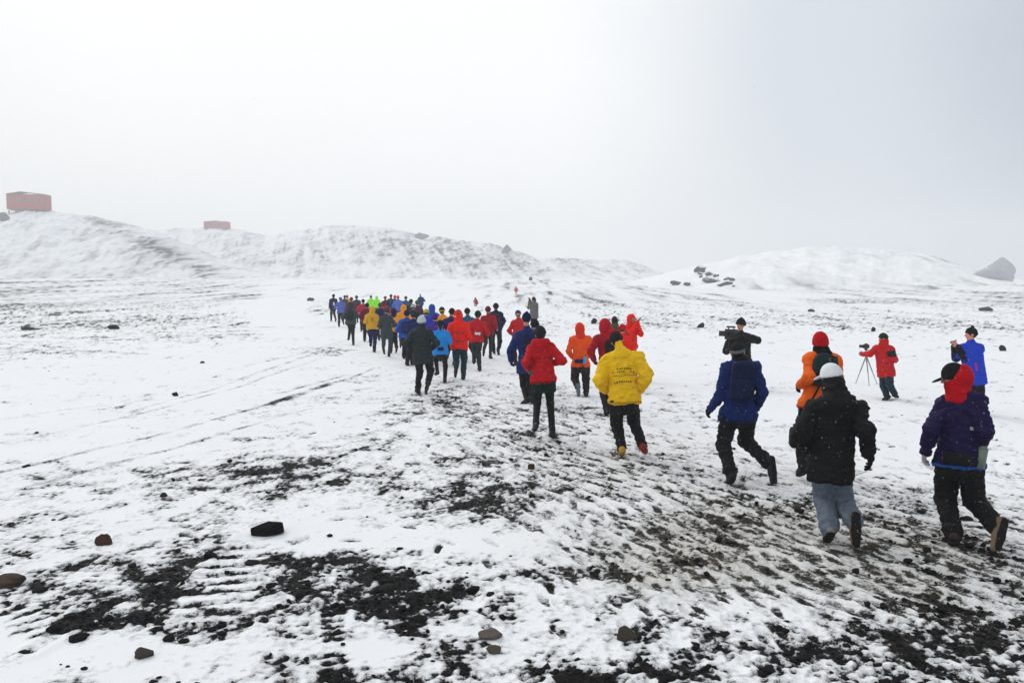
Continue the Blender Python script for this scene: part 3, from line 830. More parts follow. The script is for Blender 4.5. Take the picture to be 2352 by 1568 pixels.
    def gloves(self, colL, colR=None):
        P, s = self.P, self.s
        for sd, c, e in (('L', colL, -1), ('R', colR or colL, 1)):
            if c is None: continue
            d = unit(P['wr'+sd] - P['el'+sd]); w = P['wr'+sd]
            F = Field([w - d*.05*s, w + d*.18*s], .09*s, .006 if self.v < .012 else self.v*.7)
            if self.v < .016:
                hand(F, w, d, self.palm(sd, d), s, .004, .008, e)
                F.cone(w - d*.05*s, w, .043*s, .036*s, .01)
            else:
                F.cone(w - d*.03*s, w + d*.09*s, .042*s, .042*s, .02); F.cone(w + d*.08*s, w + d*.13*s + self.fwd*.02, .036*s, .026*s, .02)
            self.emit(F, 'glove', cloth(c, .8), 0)

    # ---- head wear
    def hair(self, col, long=False):
        s, Fh, hc = self.s, self.Fh, self.hc
        F = Field([hc], .2*s, min(self.v, .014))
        F.ell(hc + Fh[2]*.022*s - Fh[1]*.012*s, Fh, np.array([.0805, .0995, .1115])*s, .02)
        if long: F.cone(hc - Fh[1]*.075*s, hc - Fh[1]*.09*s - Fh[2]*.13*s, .06*s, .03*s, .03)
        F.ell(hc + Fh[1]*.10*s - Fh[2]*.05*s, Fh, np.array([.075, .085, .10])*s, 0, cut=True)
        F.clip(hc - Fh[2]*(.2 if long else .06)*s, -Fh[2])
        self.emit(F, 'hair', cloth(col, .6), .002, 24)
    def beanie(self, col, pom=None, peak=0.0, rim=None, low=.01):
        s, Fh, hc = self.s*(1.09 if self.v > .015 else 1.0)*self.spec.get('hat', 1), self.Fh, self.hc
        F = Field([hc, hc + Fh[2]*(.14 + peak)*s], .17*s, min(self.v, .014))
        tilt = unit(Fh[2] - .25*Fh[1])
        F.ell(hc + Fh[2]*.022*s - Fh[1]*.008*s, Fh, np.array([.093, .111, .123])*s, .02)
        if peak: F.cone(hc + Fh[2]*.10*s - Fh[1]*.02*s, hc + Fh[2]*(.125 + peak)*s - Fh[1]*.03*s, .05*s, .02*s, .04)
        F.clip(hc + Fh[2]*low*s - Fh[1]*.01*s, -tilt)
        o = self.emit(F, 'beanie', cloth(col, .9, .5, scale=60), .004, 20)
        if o is None: return
        G = Field([hc], .17*s, min(self.v, .012))
        G.ell(hc + Fh[2]*.016*s - Fh[1]*.008*s, Fh, np.array([.099, .117, .125])*s, .02)
        G.clip(hc + Fh[2]*(low-.004)*s - Fh[1]*.01*s, -tilt); G.clip(hc + Fh[2]*(low+.04)*s - Fh[1]*.01*s, tilt)
        v, q = G.mesh()
        if len(v): put('brim', mesh_np('brim', v, q), cloth(rim or col, .9, .5, scale=60), o)
        if pom:
            H_ = Field([hc + Fh[2]*.15*s], .06*s, min(self.v, .01)); H_.ell(hc + Fh[2]*(.152+peak)*s - Fh[1]*.03*s, Fh, np.array([.03]*3)*s, 0)
            v, q = H_.mesh()
            if len(v): put('pompom', mesh_np('pompom', v, q), cloth(pom, .9), o)
    def cap(self, col, brim=None, low=.015):
        s, Fh, hc = self.s, self.Fh, self.hc
        F = Field([hc], .18*s, min(self.v, .012))
        F.ell(hc + Fh[2]*.022*s - Fh[1]*.006*s, Fh, np.array([.094, .113, .124])*s, .02)
        F.clip(hc + Fh[2]*low*s, -unit(Fh[2] - .12*Fh[1]))
        o = self.emit(F, 'cap', cloth(col, .8), .003, 18)
        G = Field([hc + Fh[1]*.13*s], .16*s, min(self.v, .011))
        G.ell(hc + Fh[1]*.115*s + Fh[2]*(low+.018)*s, frame(Fh[1] - .22*Fh[2], Fh[2]), np.array([.075, .085, .014])*s, 0)
        v, q = G.mesh()
        if len(v) and o is not None: put('brim', mesh_np('brim', v, q), cloth(brim or col, .8), o)
    def cuff(self, sd, col, name='sleeve'):
        P, s = self.P, self.s; a, b = P['el'+sd], P['wr'+sd]
        F = Field([a, b], .16*s, self.v); F.cone(a, b, .083*s, .060*s, .0)
        self.emit(F, name, cloth(col, .8), .006, 12)
    def hood(self, col, peak=0.02, drape=.10, big=1.0, back=0.0, seed=0):
        """a raised hood with its skirt on the shoulders and an open face"""
        s, Fh, hc, P = self.s, self.Fh, self.hc, self.P
        F = Field([hc, P['mid'], hc + Fh[2]*.14*s], .24*s, min(self.v, .016))
        F.ell(hc + Fh[2]*.015*s - Fh[1]*(.012 + back)*s - Fh[2]*back*.6*s, Fh, np.array([.110, .122, .136])*s*big, .02)
        if peak > .03: F.cone(hc + Fh[2]*.09*s - Fh[1]*.03*s, hc + Fh[2]*(.13+peak)*s - Fh[1]*.05*s, .05*s, .018*s, .05)
        F.cone(hc - Fh[2]*.06*s - Fh[1]*.01*s, P['mid'] + self.spine*.04*s, .098*s*big, .105*s, .04)
        if drape: F.cone(P['mid'] - self.right*.05*s + self.spine*.02*s - self.fwd*.01*s, P['mid'] + self.right*.05*s + self.spine*.02*s - self.fwd*.01*s, .085*s, .085*s, .05)
        F.ell(hc + Fh[1]*.14*s - Fh[2]*.01*s, Fh, np.array([.075, .11, .098])*s, 0, cut=True)
        if back: F.clip(hc - Fh[1]*.005*s, Fh[1]*.8 + Fh[2]*.6)
        F.ell(hc, Fh, np.array([.075, .095, .108])*s, 0, cut=True) if False else None
        F.clip(P['mid'] - self.spine*drape*s, -self.spine)
        self.emit(F, 'hood', cloth(col, .75), .010, 9, seed=5 + seed)
    def scarf(self, col, rad=.085):
        s, Fh, hc, P = self.s, self.Fh, self.hc, self.P
        F = Field([hc, P['mid']], .17*s, min(self.v, .014))
        F.cone(hc - Fh[2]*.075*s, P['mid'] + self.spine*.05*s, rad*s, (rad+.02)*s, .03)
        self.emit(F, 'scarf', cloth(col, .9, .5), .008, 12)
    def goggles(self, col):
        s, Fh, hc = self.s, self.Fh, self.hc
        F = Field([hc], .16*s, .010)
        F.ell(hc + Fh[2]*.022*s - Fh[1]*.008*s, Fh, np.array([.096, .114, .126])*s, .0)
        F.clip(hc + Fh[2]*.03*s, -Fh[2]); F.clip(hc + Fh[2]*.058*s, Fh[2])
        self.emit(F, 'headband', cloth(col, .8), 0)
    def skirt(self, col, low=.16):                    # shorts worn over tights
        P, s, fw = self.P, self.s, self.fwd
        F = Field([P['pel'], P['hipL'], P['hipR'], P['knL'], P['knR']], .2*s, self.v)
        F.cone(P['pel'] - self.spine*.03*s, P['pel'] + self.spine*.1*s, .155*s, .15*s, .03, fw, 1.25)
        for sd in 'LR': F.cone(P['hip'+sd], P['hip'+sd]*.62 + P['kn'+sd]*.38, .105*s, .108*s, .04)
        F.clip(P['pel'] - self.spine*low*s, -self.spine); F.clip(P['pel'] + self.spine*.1*s, self.spine)
        self.emit(F, 'shorts', cloth(col, .7), .008, 9)

    # ---- marks and patches lying on a garment: faces of the garment itself, lifted by 4 mm
    def patch(self, name, garment, rects, col, back=True, lift=.004, label=None):
        """rects: (across0, across1, height0, height1) in metres from the pelvis, seen from behind"""
        v, q = self.kept[garment]; n = vnormals(v, q)
        c = v[q].mean(1) - self.P['pel']
        u = c @ self.right/self.s; w = c @ self.spine/self.s
        fn = n[q].mean(1) @ self.fwd
        ok = np.zeros(len(q), bool)
        for a0, a1, b0, b1 in rects: ok |= (u > a0) & (u < a1) & (w > b0) & (w < b1)
        ok &= (fn < -.15) if back is True else ((fn > .15) if back is False else True)
        if not ok.any(): return None
        qq = q[ok]; used, inv = np.unique(qq, return_inverse=True)
        vv = v[used] + n[used]*lift
        o = put(name, mesh_np(name, vv, inv.reshape(qq.shape)), cloth(col, .8), self.root)
        if label: o['label'] = label
        return o

    def backpack(self, label, col, col2, w=.15, h=.24, d=.09, dz=-.02, strap=True):
        P, s, fw, sp, rt = self.P, self.s, self.fwd, self.spine, self.right
        vx = min(self.v, .014)
        c = P['mid'] - sp*(.20 - dz)*s - fw*(.13 + d*.7)*s
        Fm = np.stack([rt, fw, sp])
        F = Field([c], (max(w, h, d) + .08)*s, vx)
        F.box(c, Fm, np.array([w, d, h])*s, .06*s, .02)
        F.ell(c + sp*(h-.02)*s, Fm, np.array([w*.9, d*.95, .06])*s, .03)
        v, q = F.mesh(); v = v + vnormals(v, q)*(.010*perlin3(v*9, 4))[:, None]*s
        o = put('backpack', mesh_np('backpack', v, q), cloth(col, .65), None, self.base); tag(o, label, 'backpack')
        G = Field([c], (max(w, h, d) + .08)*s, vx)
        G.box(c - fw*d*.75*s - sp*h*.30*s, Fm, np.array([w*.72, d*.5, h*.5])*s, .04*s, .02)
        v, q = G.mesh(); put('pocket', mesh_np('pocket', v, q), cloth(col2, .65), o)
        if strap:
            for sd, e in (('L', -1), ('R', 1)):
                S = Field([P['mid'], c], .3*s, vx)
                a = c + sp*h*.8*s + rt*e*w*.55*s + fw*d*.5*s; b = P['mid'] + rt*e*.11*s + sp*.055*s; b2 = P['mid'] + rt*e*.12*s + fw*.135*s - sp*.1*s
                S.cone(a, b, .02*s, .022*s, .01); S.cone(b, b2, .022*s, .022*s, .01)
                v, q = S.mesh()
                if len(v): put('strap', mesh_np('strap', v, q), cloth(col2, .7), o)
        return o

    def waist_pack(self, label, col, belt, off=0.0, w=.12, h=.05, dz=.03, bottle=None, bottle_label=None, bulk=1.0):
        P, s, fw, sp, rt = self.P, self.s, self.fwd, self.spine, self.right
        Fm = np.stack([rt, fw, sp]); vx = min(self.v, .014)
        c = P['pel'] + sp*dz*s - fw*(.135*bulk + .03)*s + rt*off*s
        F = Field([c], (w + .1)*s, vx); F.box(c, Fm, np.array([w, .05, h])*s, .035*s, .01)
        v, q = F.mesh(); o = put('waist_pack', mesh_np('waist_pack', v, q), cloth(col, .65), None, self.base); tag(o, label, 'waist pack')
        B = Field([P['pel'] + sp*dz*s], .26*s*bulk, vx)
        B.cone(P['pel'] + sp*(dz-.2)*s, P['pel'] + sp*(dz+.2)*s, .192*s*bulk, .19*s*bulk, 0, fw, 1.36)
        B.clip(P['pel'] + sp*(dz+.018)*s, sp); B.clip(P['pel'] + sp*(dz-.018)*s, -sp)
        v, q = B.mesh(); put('belt', mesh_np('belt', v, q), cloth(belt, .7), o)
        if bottle:
            bc = P['pel'] + sp*(dz+.03)*s + rt*bottle[0]*s - fw*bottle[1]*s
            b = self.bottle(bc, unit(sp + .15*rt), bottle[2], bottle_label, bottle[3] if len(bottle) > 3 else 1.0)
        return o
    def bottle(self, c, ax, col, label, k=1.0):
        m = MB(); s = self.s*k
        m.tube(c - ax*.09*s, c + ax*.06*s, .036*s, .036*s, 14); m.tube(c + ax*.06*s, c + ax*.085*s, .036*s, .018*s, 14)
        o = m.build('bottle', plastic(col, .3), None, True, self.base); tag(o, label, 'bottle')
        m = MB(); m.tube(c + ax*.085*s, c + ax*.115*s, .018*s, .014*s, 12); m.build('cap', plastic((.03,.03,.035)), o, True)
        return o
# ------------------------------------------------------------------ colours of the clothing
C = dict(black=(.008,.008,.009), soft=(.016,.016,.018), char=(.018,.026,.029), slate=(.035,.055,.062), navy=(.004,.010,.062), navy2=(.006,.019,.105),
 purple=(.013,.008,.05), violet=(.05,.015,.22), blue=(.012,.04,.42), mid=(.012,.07,.36), light=(.01,.24,.66), peri=(.08,.13,.45), teal=(.006,.095,.17), dteal=(.006,.035,.05),
 red=(.46,.006,.012), dred=(.30,.005,.012), bred=(.80,.014,.006), crim=(.40,.006,.03), maroon=(.13,.006,.018), pink=(.62,.05,.09), salmon=(.75,.10,.05),
 orange=(.80,.115,.006), amber=(.80,.30,.012), yellow=(.84,.50,.010), gold=(.62,.34,.02), lime=(.28,.85,.03), green=(.02,.10,.03), white=(.75,.77,.80), lgrey=(.42,.43,.45),
 grey=(.115,.14,.18), brown=(.03,.02,.02), tan=(.16,.11,.075), cream=(.62,.58,.46), stone=(.17,.155,.15))

def key(base_px, J, H, spec, vox, label, yaw_head=None, group=None):
    b = on_plain(*base_px); b[2] = ground_z(b[0], b[1])
    P = joints_from_photo(on_plain(*base_px), J, H/1.75)
    p = Person(b, P, H, spec, vox, label, group, yaw_head, photo=True)
    return p

def seams(p, col, hem, yoke=.33):
    """hem band and yoke seam of a jacket"""
    dk = tuple(c*.55 for c in col)
    p.patch('hem_band', 'jacket', [(-.5,.5,-hem-.01,-hem+.022)], dk, back=None, lift=.003)
    p.patch('yoke_seam', 'jacket', [(-.17,.17,yoke,yoke+.011)], dk, lift=.002)

def cast_near():
    K = C
    # ---- man in the black jacket and grey trousers
    p = key((1925,1240), dict(top=(1902,838,.10), neck=(1917,888,.06), shL=(1868,938,.06), shR=(1970,934,-.04),
        elL=(1838,994,-1), wrL=(1856,1030,1), elR=(1988,990,-1), wrR=(1997,1045,1),
        hipL=(1890,1066), hipR=(1925,1066), knL=(1893,1140,1), anL=(1905,1212,-1), toL=(1898,1232,1),
        knR=(1933,1145,1), anR=(1960,1196,-1), toR=(1963,1242,-1)), 1.76,
        dict(skin=(.45,.25,.18), trousers=(K['grey'], 1.32), jacket=dict(c=K['black'], bulk=1.14, hem=.16, arm=1.08, hood='down', collar=1, wr=.026, ws=6.0),
             shoes=((*K['stone'],'boot'), (*K['tan'],'boot')), gloves=(K['black'],), head=[('hair',(.05,.035,.025)), ('scarf', K['black'], .10), ('cap', K['white'], K['white'])]),
        .0105, 'person in a white cap, black jacket and baggy grey trousers striding away', yaw_head=R(-35))
    seams(p, (.012,.012,.013), .16, .36)
    p.patch('cuff_tab', 'jacket', [(-.30,-.27,.02,.06)], K['white'])
    # ---- man on the right with the red hood
    p = key((2210,1246), dict(top=(2184,837,.10), neck=(2200,902,.06), shL=(2170,930,.14), shR=(2243,918,-.08),
        elL=(2140,984,-1), wrL=(2126,1036,1), elR=(2262,988,-1), wrR=(2246,1030,1),
        hipL=(2178,1060,.04), hipR=(2228,1060,-.04), knL=(2172,1145,1), anL=(2190,1226,-1), toL=(2186,1244,1),
        knR=(2236,1148,1), anR=(2288,1208,-1), toR=(2284,1250,-1)), 1.78,
        dict(trousers=(K['black'], 1.2), jacket=dict(c=K['purple'], bulk=1.02, hem=.04, arm=1.0, wr=.024), shoes=((*K['brown'],'boot'), (*K['tan'],'boot')),
             gloves=(K['lgrey'], K['black']), head=[('scarf', K['red'], .10), ('hood', K['red'], .0, .05, .98, .035), ('cap', K['black'], K['black'], -.01)]),
        .0105, 'person in a red hood, black peaked cap and navy jacket walking at the right edge', yaw_head=R(-62))
    p.patch('hem_band', 'jacket', [(-.3,.3,-.045,-.02)], (.02,.09,.36))
    p.waist_pack('black waist pack with red trim worn by the person in the red hood', K['black'], K['black'], off=.03, w=.13, h=.055, dz=.05, bulk=1.06,
        bottle=(.20, .03, (.16,.19,.16), 1.25), bottle_label='clear grey water bottle in the waist pack of the person in the red hood')
    p.patch('shoulder_mark', 'jacket', [(.12,.15,.33,.36)], K['lgrey'])
    # ---- man with the navy backpack
    p = key((1712,1103), dict(top=(1690,788,.12), neck=(1697,826,.08), shL=(1668,845,.06), shR=(1734,842,0),
        elL=(1655,908,-1), wrL=(1632,938,1), elR=(1750,900,-1), wrR=(1736,936,1),
        hipL=(1676,948), hipR=(1716,948), knL=(1662,1022,1), anL=(1679,1088,-1), toL=(1674,1102,1),
        knR=(1712,1012,1), anR=(1764,1062,-1), toR=(1773,1100,-1)), 1.78,
        dict(trousers=(K['black'], 1.16), jacket=dict(c=K['navy2'], bulk=1.0, hem=.10, arm=.98, wr=.022), shoes=((*K['soft'],'boot'), (*K['char'],'boot')),
             gloves=(K['black'],), head=[('hair',(.02,.015,.012)), ('scarf', K['black']), ('beanie', K['soft'], None, 0, K['grey'])]),
        .0105, 'person in a blue jacket and black trousers walking with a navy backpack')
    seams(p, K['navy2'], .10)
    p.backpack('dark navy backpack on the person in the blue jacket and black trousers', (.004,.009,.040), (.006,.012,.05), .14, .235, .07, .02)
    # ---- orange jacket, red beanie
    p = key((1868,1098), dict(top=(1883,764,.10), neck=(1886,812,.07), shL=(1861,824,.07), shR=(1918,828,0),
        elL=(1860,866,-1), wrL=(1838,884,1), elR=(1925,884,-1), wrR=(1905,915,1),
        hipL=(1856,930), hipR=(1898,930), knL=(1843,1008,1), anL=(1846,1070,-1), toL=(1836,1082,1),
        knR=(1912,1010,1), anR=(1926,1072,-1), toR=(1933,1110,-1)), 1.86,
        dict(trousers=(K['black'], 1.12), jacket=dict(c=K['orange'], bulk=1.0, hem=.05, arm=1.05), shoes=((*K['black'],'boot'), (*K['black'],'boot')),
             gloves=(K['black'],), head=[('hair',(.02,.015,.012)), ('scarf', K['black'], .09), ('beanie', K['red'], None, .0, K['red'], -.02)]),
        .0105, 'person in an orange jacket and red beanie behind the white-capped walker')
    # black bag slung at the left hip
    Fm = np.stack([p.right, p.fwd, UP]); c = at(1830, 1003, p.base[1] - .05) - p.base
    F = Field([c], .3, .011); F.box(c, Fm, np.array([.085, .11, .13]), .05, .02); v, q = F.mesh(); v = v + vnormals(v, q)*(.010*perlin3(v*10, 4))[:, None]
    bag = put('shoulder_bag', mesh_np('shoulder_bag', v, q), cloth(K['black'], .7), None, p.base); tag(bag, 'black bag slung at the hip of the person in the orange jacket', 'bag')
    S = Field([c, p.P['shR'], p.P['shL']], .3, .012); b0 = p.P['mid'] - p.fwd*.20 - p.spine*.22; S.cone(c + UP*.11, b0, .014, .014, 0); S.cone(b0, p.P['shR'] - p.fwd*.10 + UP*.05, .014, .014, 0)
    v, q = S.mesh(); put('strap', mesh_np('strap', v, q), cloth(K['black'], .7), bag)
    seams(p, K['orange'], .05)
    p.backpack('dark green backpack on the person in the orange jacket', (.010,.024,.026), (.006,.008,.009), .14, .18, .07, .06)
    # ---- yellow jacket
    p = key((1452,1048), dict(top=(1411,763,.16), neck=(1424,806,.10), shL=(1394,828,.10), shR=(1464,822,.06),
        elL=(1377,872,-1), wrL=(1390,892,1), elR=(1485,862,-1), wrR=(1468,894,1),
        hipL=(1418,922), hipR=(1450,922), knL=(1416,970,1), anL=(1428,1030,-1), toL=(1427,1046,1),
        knR=(1456,968,1), anR=(1476,1024,-1), toR=(1482,1036,1)), 1.82,
        dict(trousers=(K['black'], 1.06), jacket=dict(c=K['yellow'], bulk=1.16, hem=.02, arm=1.25, hump=False, wr=.028, ws=6.0, flare=.96),
             shoes=((.45,.26,.03,'shoe','yellow shoe'), (.25,.02,.015,'shoe','red shoe')), gloves=(K['navy'],),
             head=[('beanie', K['soft']), ('hair',(.02,.015,.012))]),
        .0105, 'person in a big yellow jacket with dark back print jogging away')
    yellow = p
    # the hood of the yellow jacket lies peaked behind the head
    F = Field([p.P['mid'] + UP*.1], .3, .0105); s = p.s
    c = p.P['mid'] + p.spine*.06*s - p.fwd*.05*s
    F.cone(c - p.right*.07*s, c + p.right*.07*s, .075*s, .075*s, .05); F.cone(c, p.hc - p.Fh[1]*.075*s + UP*.03*s, .085*s, .030*s, .05)
    F.clip(p.P['mid'] - p.spine*.05, -p.spine)
    p.emit(F, 'hood', cloth(K['yellow'], .7), .008, 9)
    seams(p, K['yellow'], .02, .36)
    # unreadable lines of dark print across the back
    rg = np.random.RandomState(5); rects = []
    for row, (hh, half, top) in enumerate(((.455, .115, .02), (.415, .15, .02), (.27, .13, .028))):
        a = -half
        while a < half:
            w = rg.uniform(.012, .026); arch = -.10*a*a*8
            if rg.rand() < .86: rects.append((a, a+w, hh+arch, hh+arch+top)); 
            a += w + rg.uniform(.008, .014)
    p.patch('back_lettering', 'jacket', rects, (.16,.10,.02), lift=.003)
    # ---- red runner with shorts over tights
    p = key((1258,1008), dict(top=(1240,750,.16), neck=(1243,786,.10), shL=(1222,800,.12), shR=(1266,797,.05),
        elL=(1208,832,-1), wrL=(1214,848,1), elR=(1292,828,-1), wrR=(1270,834,1),
        hipL=(1237,872), hipR=(1260,872), knL=(1234,926,1), anL=(1231,968,-1), toL=(1229,984,-1),
        knR=(1264,928,1), anR=(1269,994,-1), toR=(1274,1008,1)), 1.80,
        dict(trousers=(K['black'], .84), jacket=dict(c=K['red'], bulk=.94, hem=.05, arm=.92, hood='down', wr=.020, ws=8.5), shoes=(K['soft'], K['soft']),
             gloves=((.01,.30,.22), K['black']), head=[('hair',(.012,.010,.010), True), ('beanie', K['soft']), ('skirt', (.006,.018,.016), .20)]),
        .0115, 'runner in a red jacket with black shorts over black tights')
    seams(p, K['red'], .05)
    rects = []
    for (a, b) in ((-.02,.47), (.05,.44), (-.05,.40), (.02,.36), (.09,.38), (.0,.31), (.07,.30)): rects.append((a, a+.02, b, b+.02))
    p.patch('back_lettering', 'jacket', rects, (.30,.05,.06), lift=.003)
    # ---- blue runner just behind
    p = key((1212,924), dict(top=(1210,719,.14), neck=(1208,752,.10), shL=(1189,770,.10), shR=(1234,768,.05),
        elL=(1172,806,-1), wrL=(1174,828,1), elR=(1243,806,-1), wrR=(1232,830,1),
        hipL=(1200,842), hipR=(1224,842), knL=(1202,884,1), anL=(1210,918,-1), toL=(1202,940,-1),
        knR=(1224,884,1), anR=(1222,914,-1), toR=(1224,924,1)), 1.86,
        dict(trousers=(K['black'], .92), jacket=dict(c=K['navy2'], bulk=1.04, hem=.14, arm=1.1), shoes=(K['soft'], K['soft']),
             gloves=(K['navy'],), head=[('hair',(.012,.010,.010)), ('beanie', K['navy'], None, .02)]),
        .013, 'runner in a long navy blue jacket left of the red-jacketed runner')
    p.backpack('small dark blue backpack on the runner in the long navy jacket', (.004,.008,.05), (.004,.008,.04), .11, .16, .055, .02)
    # ---- orange hooded runner
    p = key((1338,911), dict(top=(1331,743,.10), neck=(1333,769,.07), shL=(1315,779,.08), shR=(1352,778,.04),
        elL=(1306,806,-1), wrL=(1312,818,1), elR=(1361,806,-1), wrR=(1352,818,1),
        hipL=(1323,838), hipR=(1344,838), knL=(1320,868,1), anL=(1327,888,-1), toL=(1329,908,-1),
        knR=(1346,872,1), anR=(1346,902,-1), toR=(1347,911,1)), 1.66,
        dict(trousers=((.022,.015,.017), 1.12), jacket=dict(c=(.80,.085,.006), bulk=1.0, hem=.05), shoes=(K['grey'], K['soft']),
             gloves=(K['orange'], K['black']), head=[('hood', (.70,.03,.008), .0, .05)]),
        .013, 'runner in a hooded orange jacket with a blue waist pack')
    p.waist_pack('dark blue waist pack on the runner in the hooded orange jacket', (.006,.015,.09), (.006,.015,.09), off=-.03, w=.11, h=.045, dz=.09,
        bottle=(.10, .20, (.02,.32,.62)), bottle_label='light blue bottle in the waist pack of the orange-hooded runner')
    # ---- crimson hood, half hidden by the yellow jacket
    p = key((1400,952), dict(top=(1389,734,.10), neck=(1390,764,.07), shL=(1371,778,.06), shR=(1420,776,.10),
        elL=(1357,806,-1), wrL=(1364,826,1), elR=(1430,806,-1), wrR=(1424,830,1),
        hipL=(1388,858), hipR=(1413,858), knL=(1388,904,1), anL=(1394,942,-1), toL=(1392,952,1),
        knR=(1412,904,1), anR=(1418,930,-1), toR=(1420,952,-1)), 1.82,
        dict(trousers=((.012,.009,.011), 1.05), jacket=dict(c=K['dred'], bulk=1.05, hem=.14), shoes=(K['soft'], K['soft']), gloves=(K['black'],),
             head=[('hood', (.42,.006,.016), .0, .05), ('goggles', K['black'])]),
        .013, 'runner in a dark red hooded jacket half hidden behind the yellow jacket')
    p.backpack('small black running pack on the runner in the dark red hooded jacket', K['black'], K['soft'], .09, .10, .045, .02)

    # ---- cameraman, facing left towards us
    p = key((1700,888), dict(top=(1701,734), neck=(1702,770,.0), shR=(1682,783,.10), shL=(1722,777,-.16),
        elR=(1668,806,-1), wrR=(1672,784,-1), elL=(1740,781,-1), wrL=(1708,768,-1),
        hipR=(1692,832,.04), hipL=(1716,832,-.04), knR=(1690,860,-1), anR=(1690,884,1), toR=(1682,887,-1), knL=(1716,860,-1), anL=(1718,886,1), toL=(1712,889,-1)), 1.76,
        dict(skin=(.55,.28,.18), trousers=(K['black'], 1.1), jacket=dict(c=K['black'], bulk=1.25, hem=.12, arm=1.25, hood='down'), shoes=(K['soft'], K['soft']), gloves=(K['black'],),
             head=[('hair', (.012,.010,.010)), ('beanie', K['black'], None, .02, None, .0)], hat=1.16),
        .0115, 'camera operator in black clothes and hat filming the runners', yaw_head=R(-118))
    video_camera(p)
    # ---- red jacket with the tripod
    p = key((2045,915), dict(top=(2026,766,.02), neck=(2033,793,.0), shL=(2012,800,.05), shR=(2046,802,-.05),
        elL=(1998,813,-1), wrL=(1981,813,1), elR=(2055,826,-1), wrR=(2040,836,1),
        hipL=(2028,853,.03), hipR=(2042,853,-.03), knL=(2030,886,1), anL=(2037,910,-1), toL=(2030,916,-1),
        knR=(2043,884,-1), anR=(2055,904,1), toR=(2061,910,1)), 1.56,
        dict(trousers=((.008,.026,.040), 1.1), jacket=dict(c=(.50,.012,.016), bulk=1.12, hem=.12, arm=1.1), shoes=(K['soft'], K['soft']), gloves=(K['black'],),
             head=[('hair',(.015,.012,.010)), ('scarf', (.50,.012,.014), .105), ('beanie', (.015,.025,.012), None, 0, None, .02)]),
        .0125, 'photographer in a red jacket reaching out to a tripod', yaw_head=R(-70))
    p.patch('shoulder_panel', 'jacket', [(.06,.26,.38,.52)], K['soft'])
    p.patch('back_mark', 'jacket', [(-.02,.06,.20,.235)], (.10,.02,.02))
    tripod()
    # ---- blue jacket photographer on the right
    p = key((2240,952), dict(top=(2230,753,.02), neck=(2231,788), shL=(2213,798,.10), shR=(2248,798,-.08),
        elL=(2196,822,1), wrL=(2192,796,-1), elR=(2218,824,1), wrR=(2200,797,-1),
        hipL=(2230,866,.03), hipR=(2248,866,-.03), knL=(2232,910,1), anL=(2233,944,-1), toL=(2226,950,1), knR=(2250,910,1), anR=(2252,944,-1), toR=(2246,953,1)), 1.72,
        dict(skin=(.60,.27,.19), trousers=(K['black'], 1.08), jacket=dict(c=(.012,.045,.46), bulk=1.1, hem=.14, arm=1.08), shoes=(K['soft'], K['soft']),
             head=[('hair', (.012,.010,.010)), ('beanie', K['black'], K['black'], .0)]),
        .0115, 'photographer in a bright blue jacket and black bobble hat taking a picture', yaw_head=R(-75))
    p.cuff('L', K['black']); p.cuff('R', K['black'])
    p.patch('back_zip', 'jacket', [(.06,.085,.14,.30), (-.08,-.06,-.06,.08)], (.5,.03,.12))
    small_camera(p)

def video_camera(p):
    """shoulder camera pointing left and away from the operator's face"""
    a = at(1679, 768, p.base[1] - .18); F = frame((-.80, -.58, .05), UP)     # rows: right, forward (lens), up
    M = np.eye(4); M[:3, :3] = F.T; M[:3, 3] = a
    m = MB(); m.box((-.08,-.16,-.12), (.08,.14,.13), M); m.box((-.07,-.24,-.09), (.07,-.16,.09), M)
    b = m.build('video_camera', plastic((.012,.012,.014), .45)); tag(b, 'black shoulder video camera held by the operator in black', 'video camera')
    def W(x, y, z): return (M @ np.array([x, y, z, 1]))[:3]
    m = MB(); m.tube(W(0,.16,.02), W(0,.30,.02), .055, .06, 16); m.build('lens', plastic((.01,.01,.012), .3), b, True)
    m = MB(); m.box((-.075,.29,-.045), (.075,.36,.085), M); m.build('matte_box', plastic((.012,.012,.013), .6), b)
    m = MB(); m.tube(W(0,-.1,.13), W(0,-.1,.18), .014); m.tube(W(0,.10,.13), W(0,.10,.18), .014); m.tube(W(0,-.13,.185), W(0,.16,.185), .022); m.build('carry_handle', plastic((.012,.012,.013)), b, True)
    m = MB(); m.tube(W(.0,.05,-.07), W(-.02,.10,-.34), .014); m.tube(W(-.02,.10,-.34), W(-.02,.18,-.38), .02, .022); m.build('hand_grip', plastic((.012,.012,.013)), b, True)

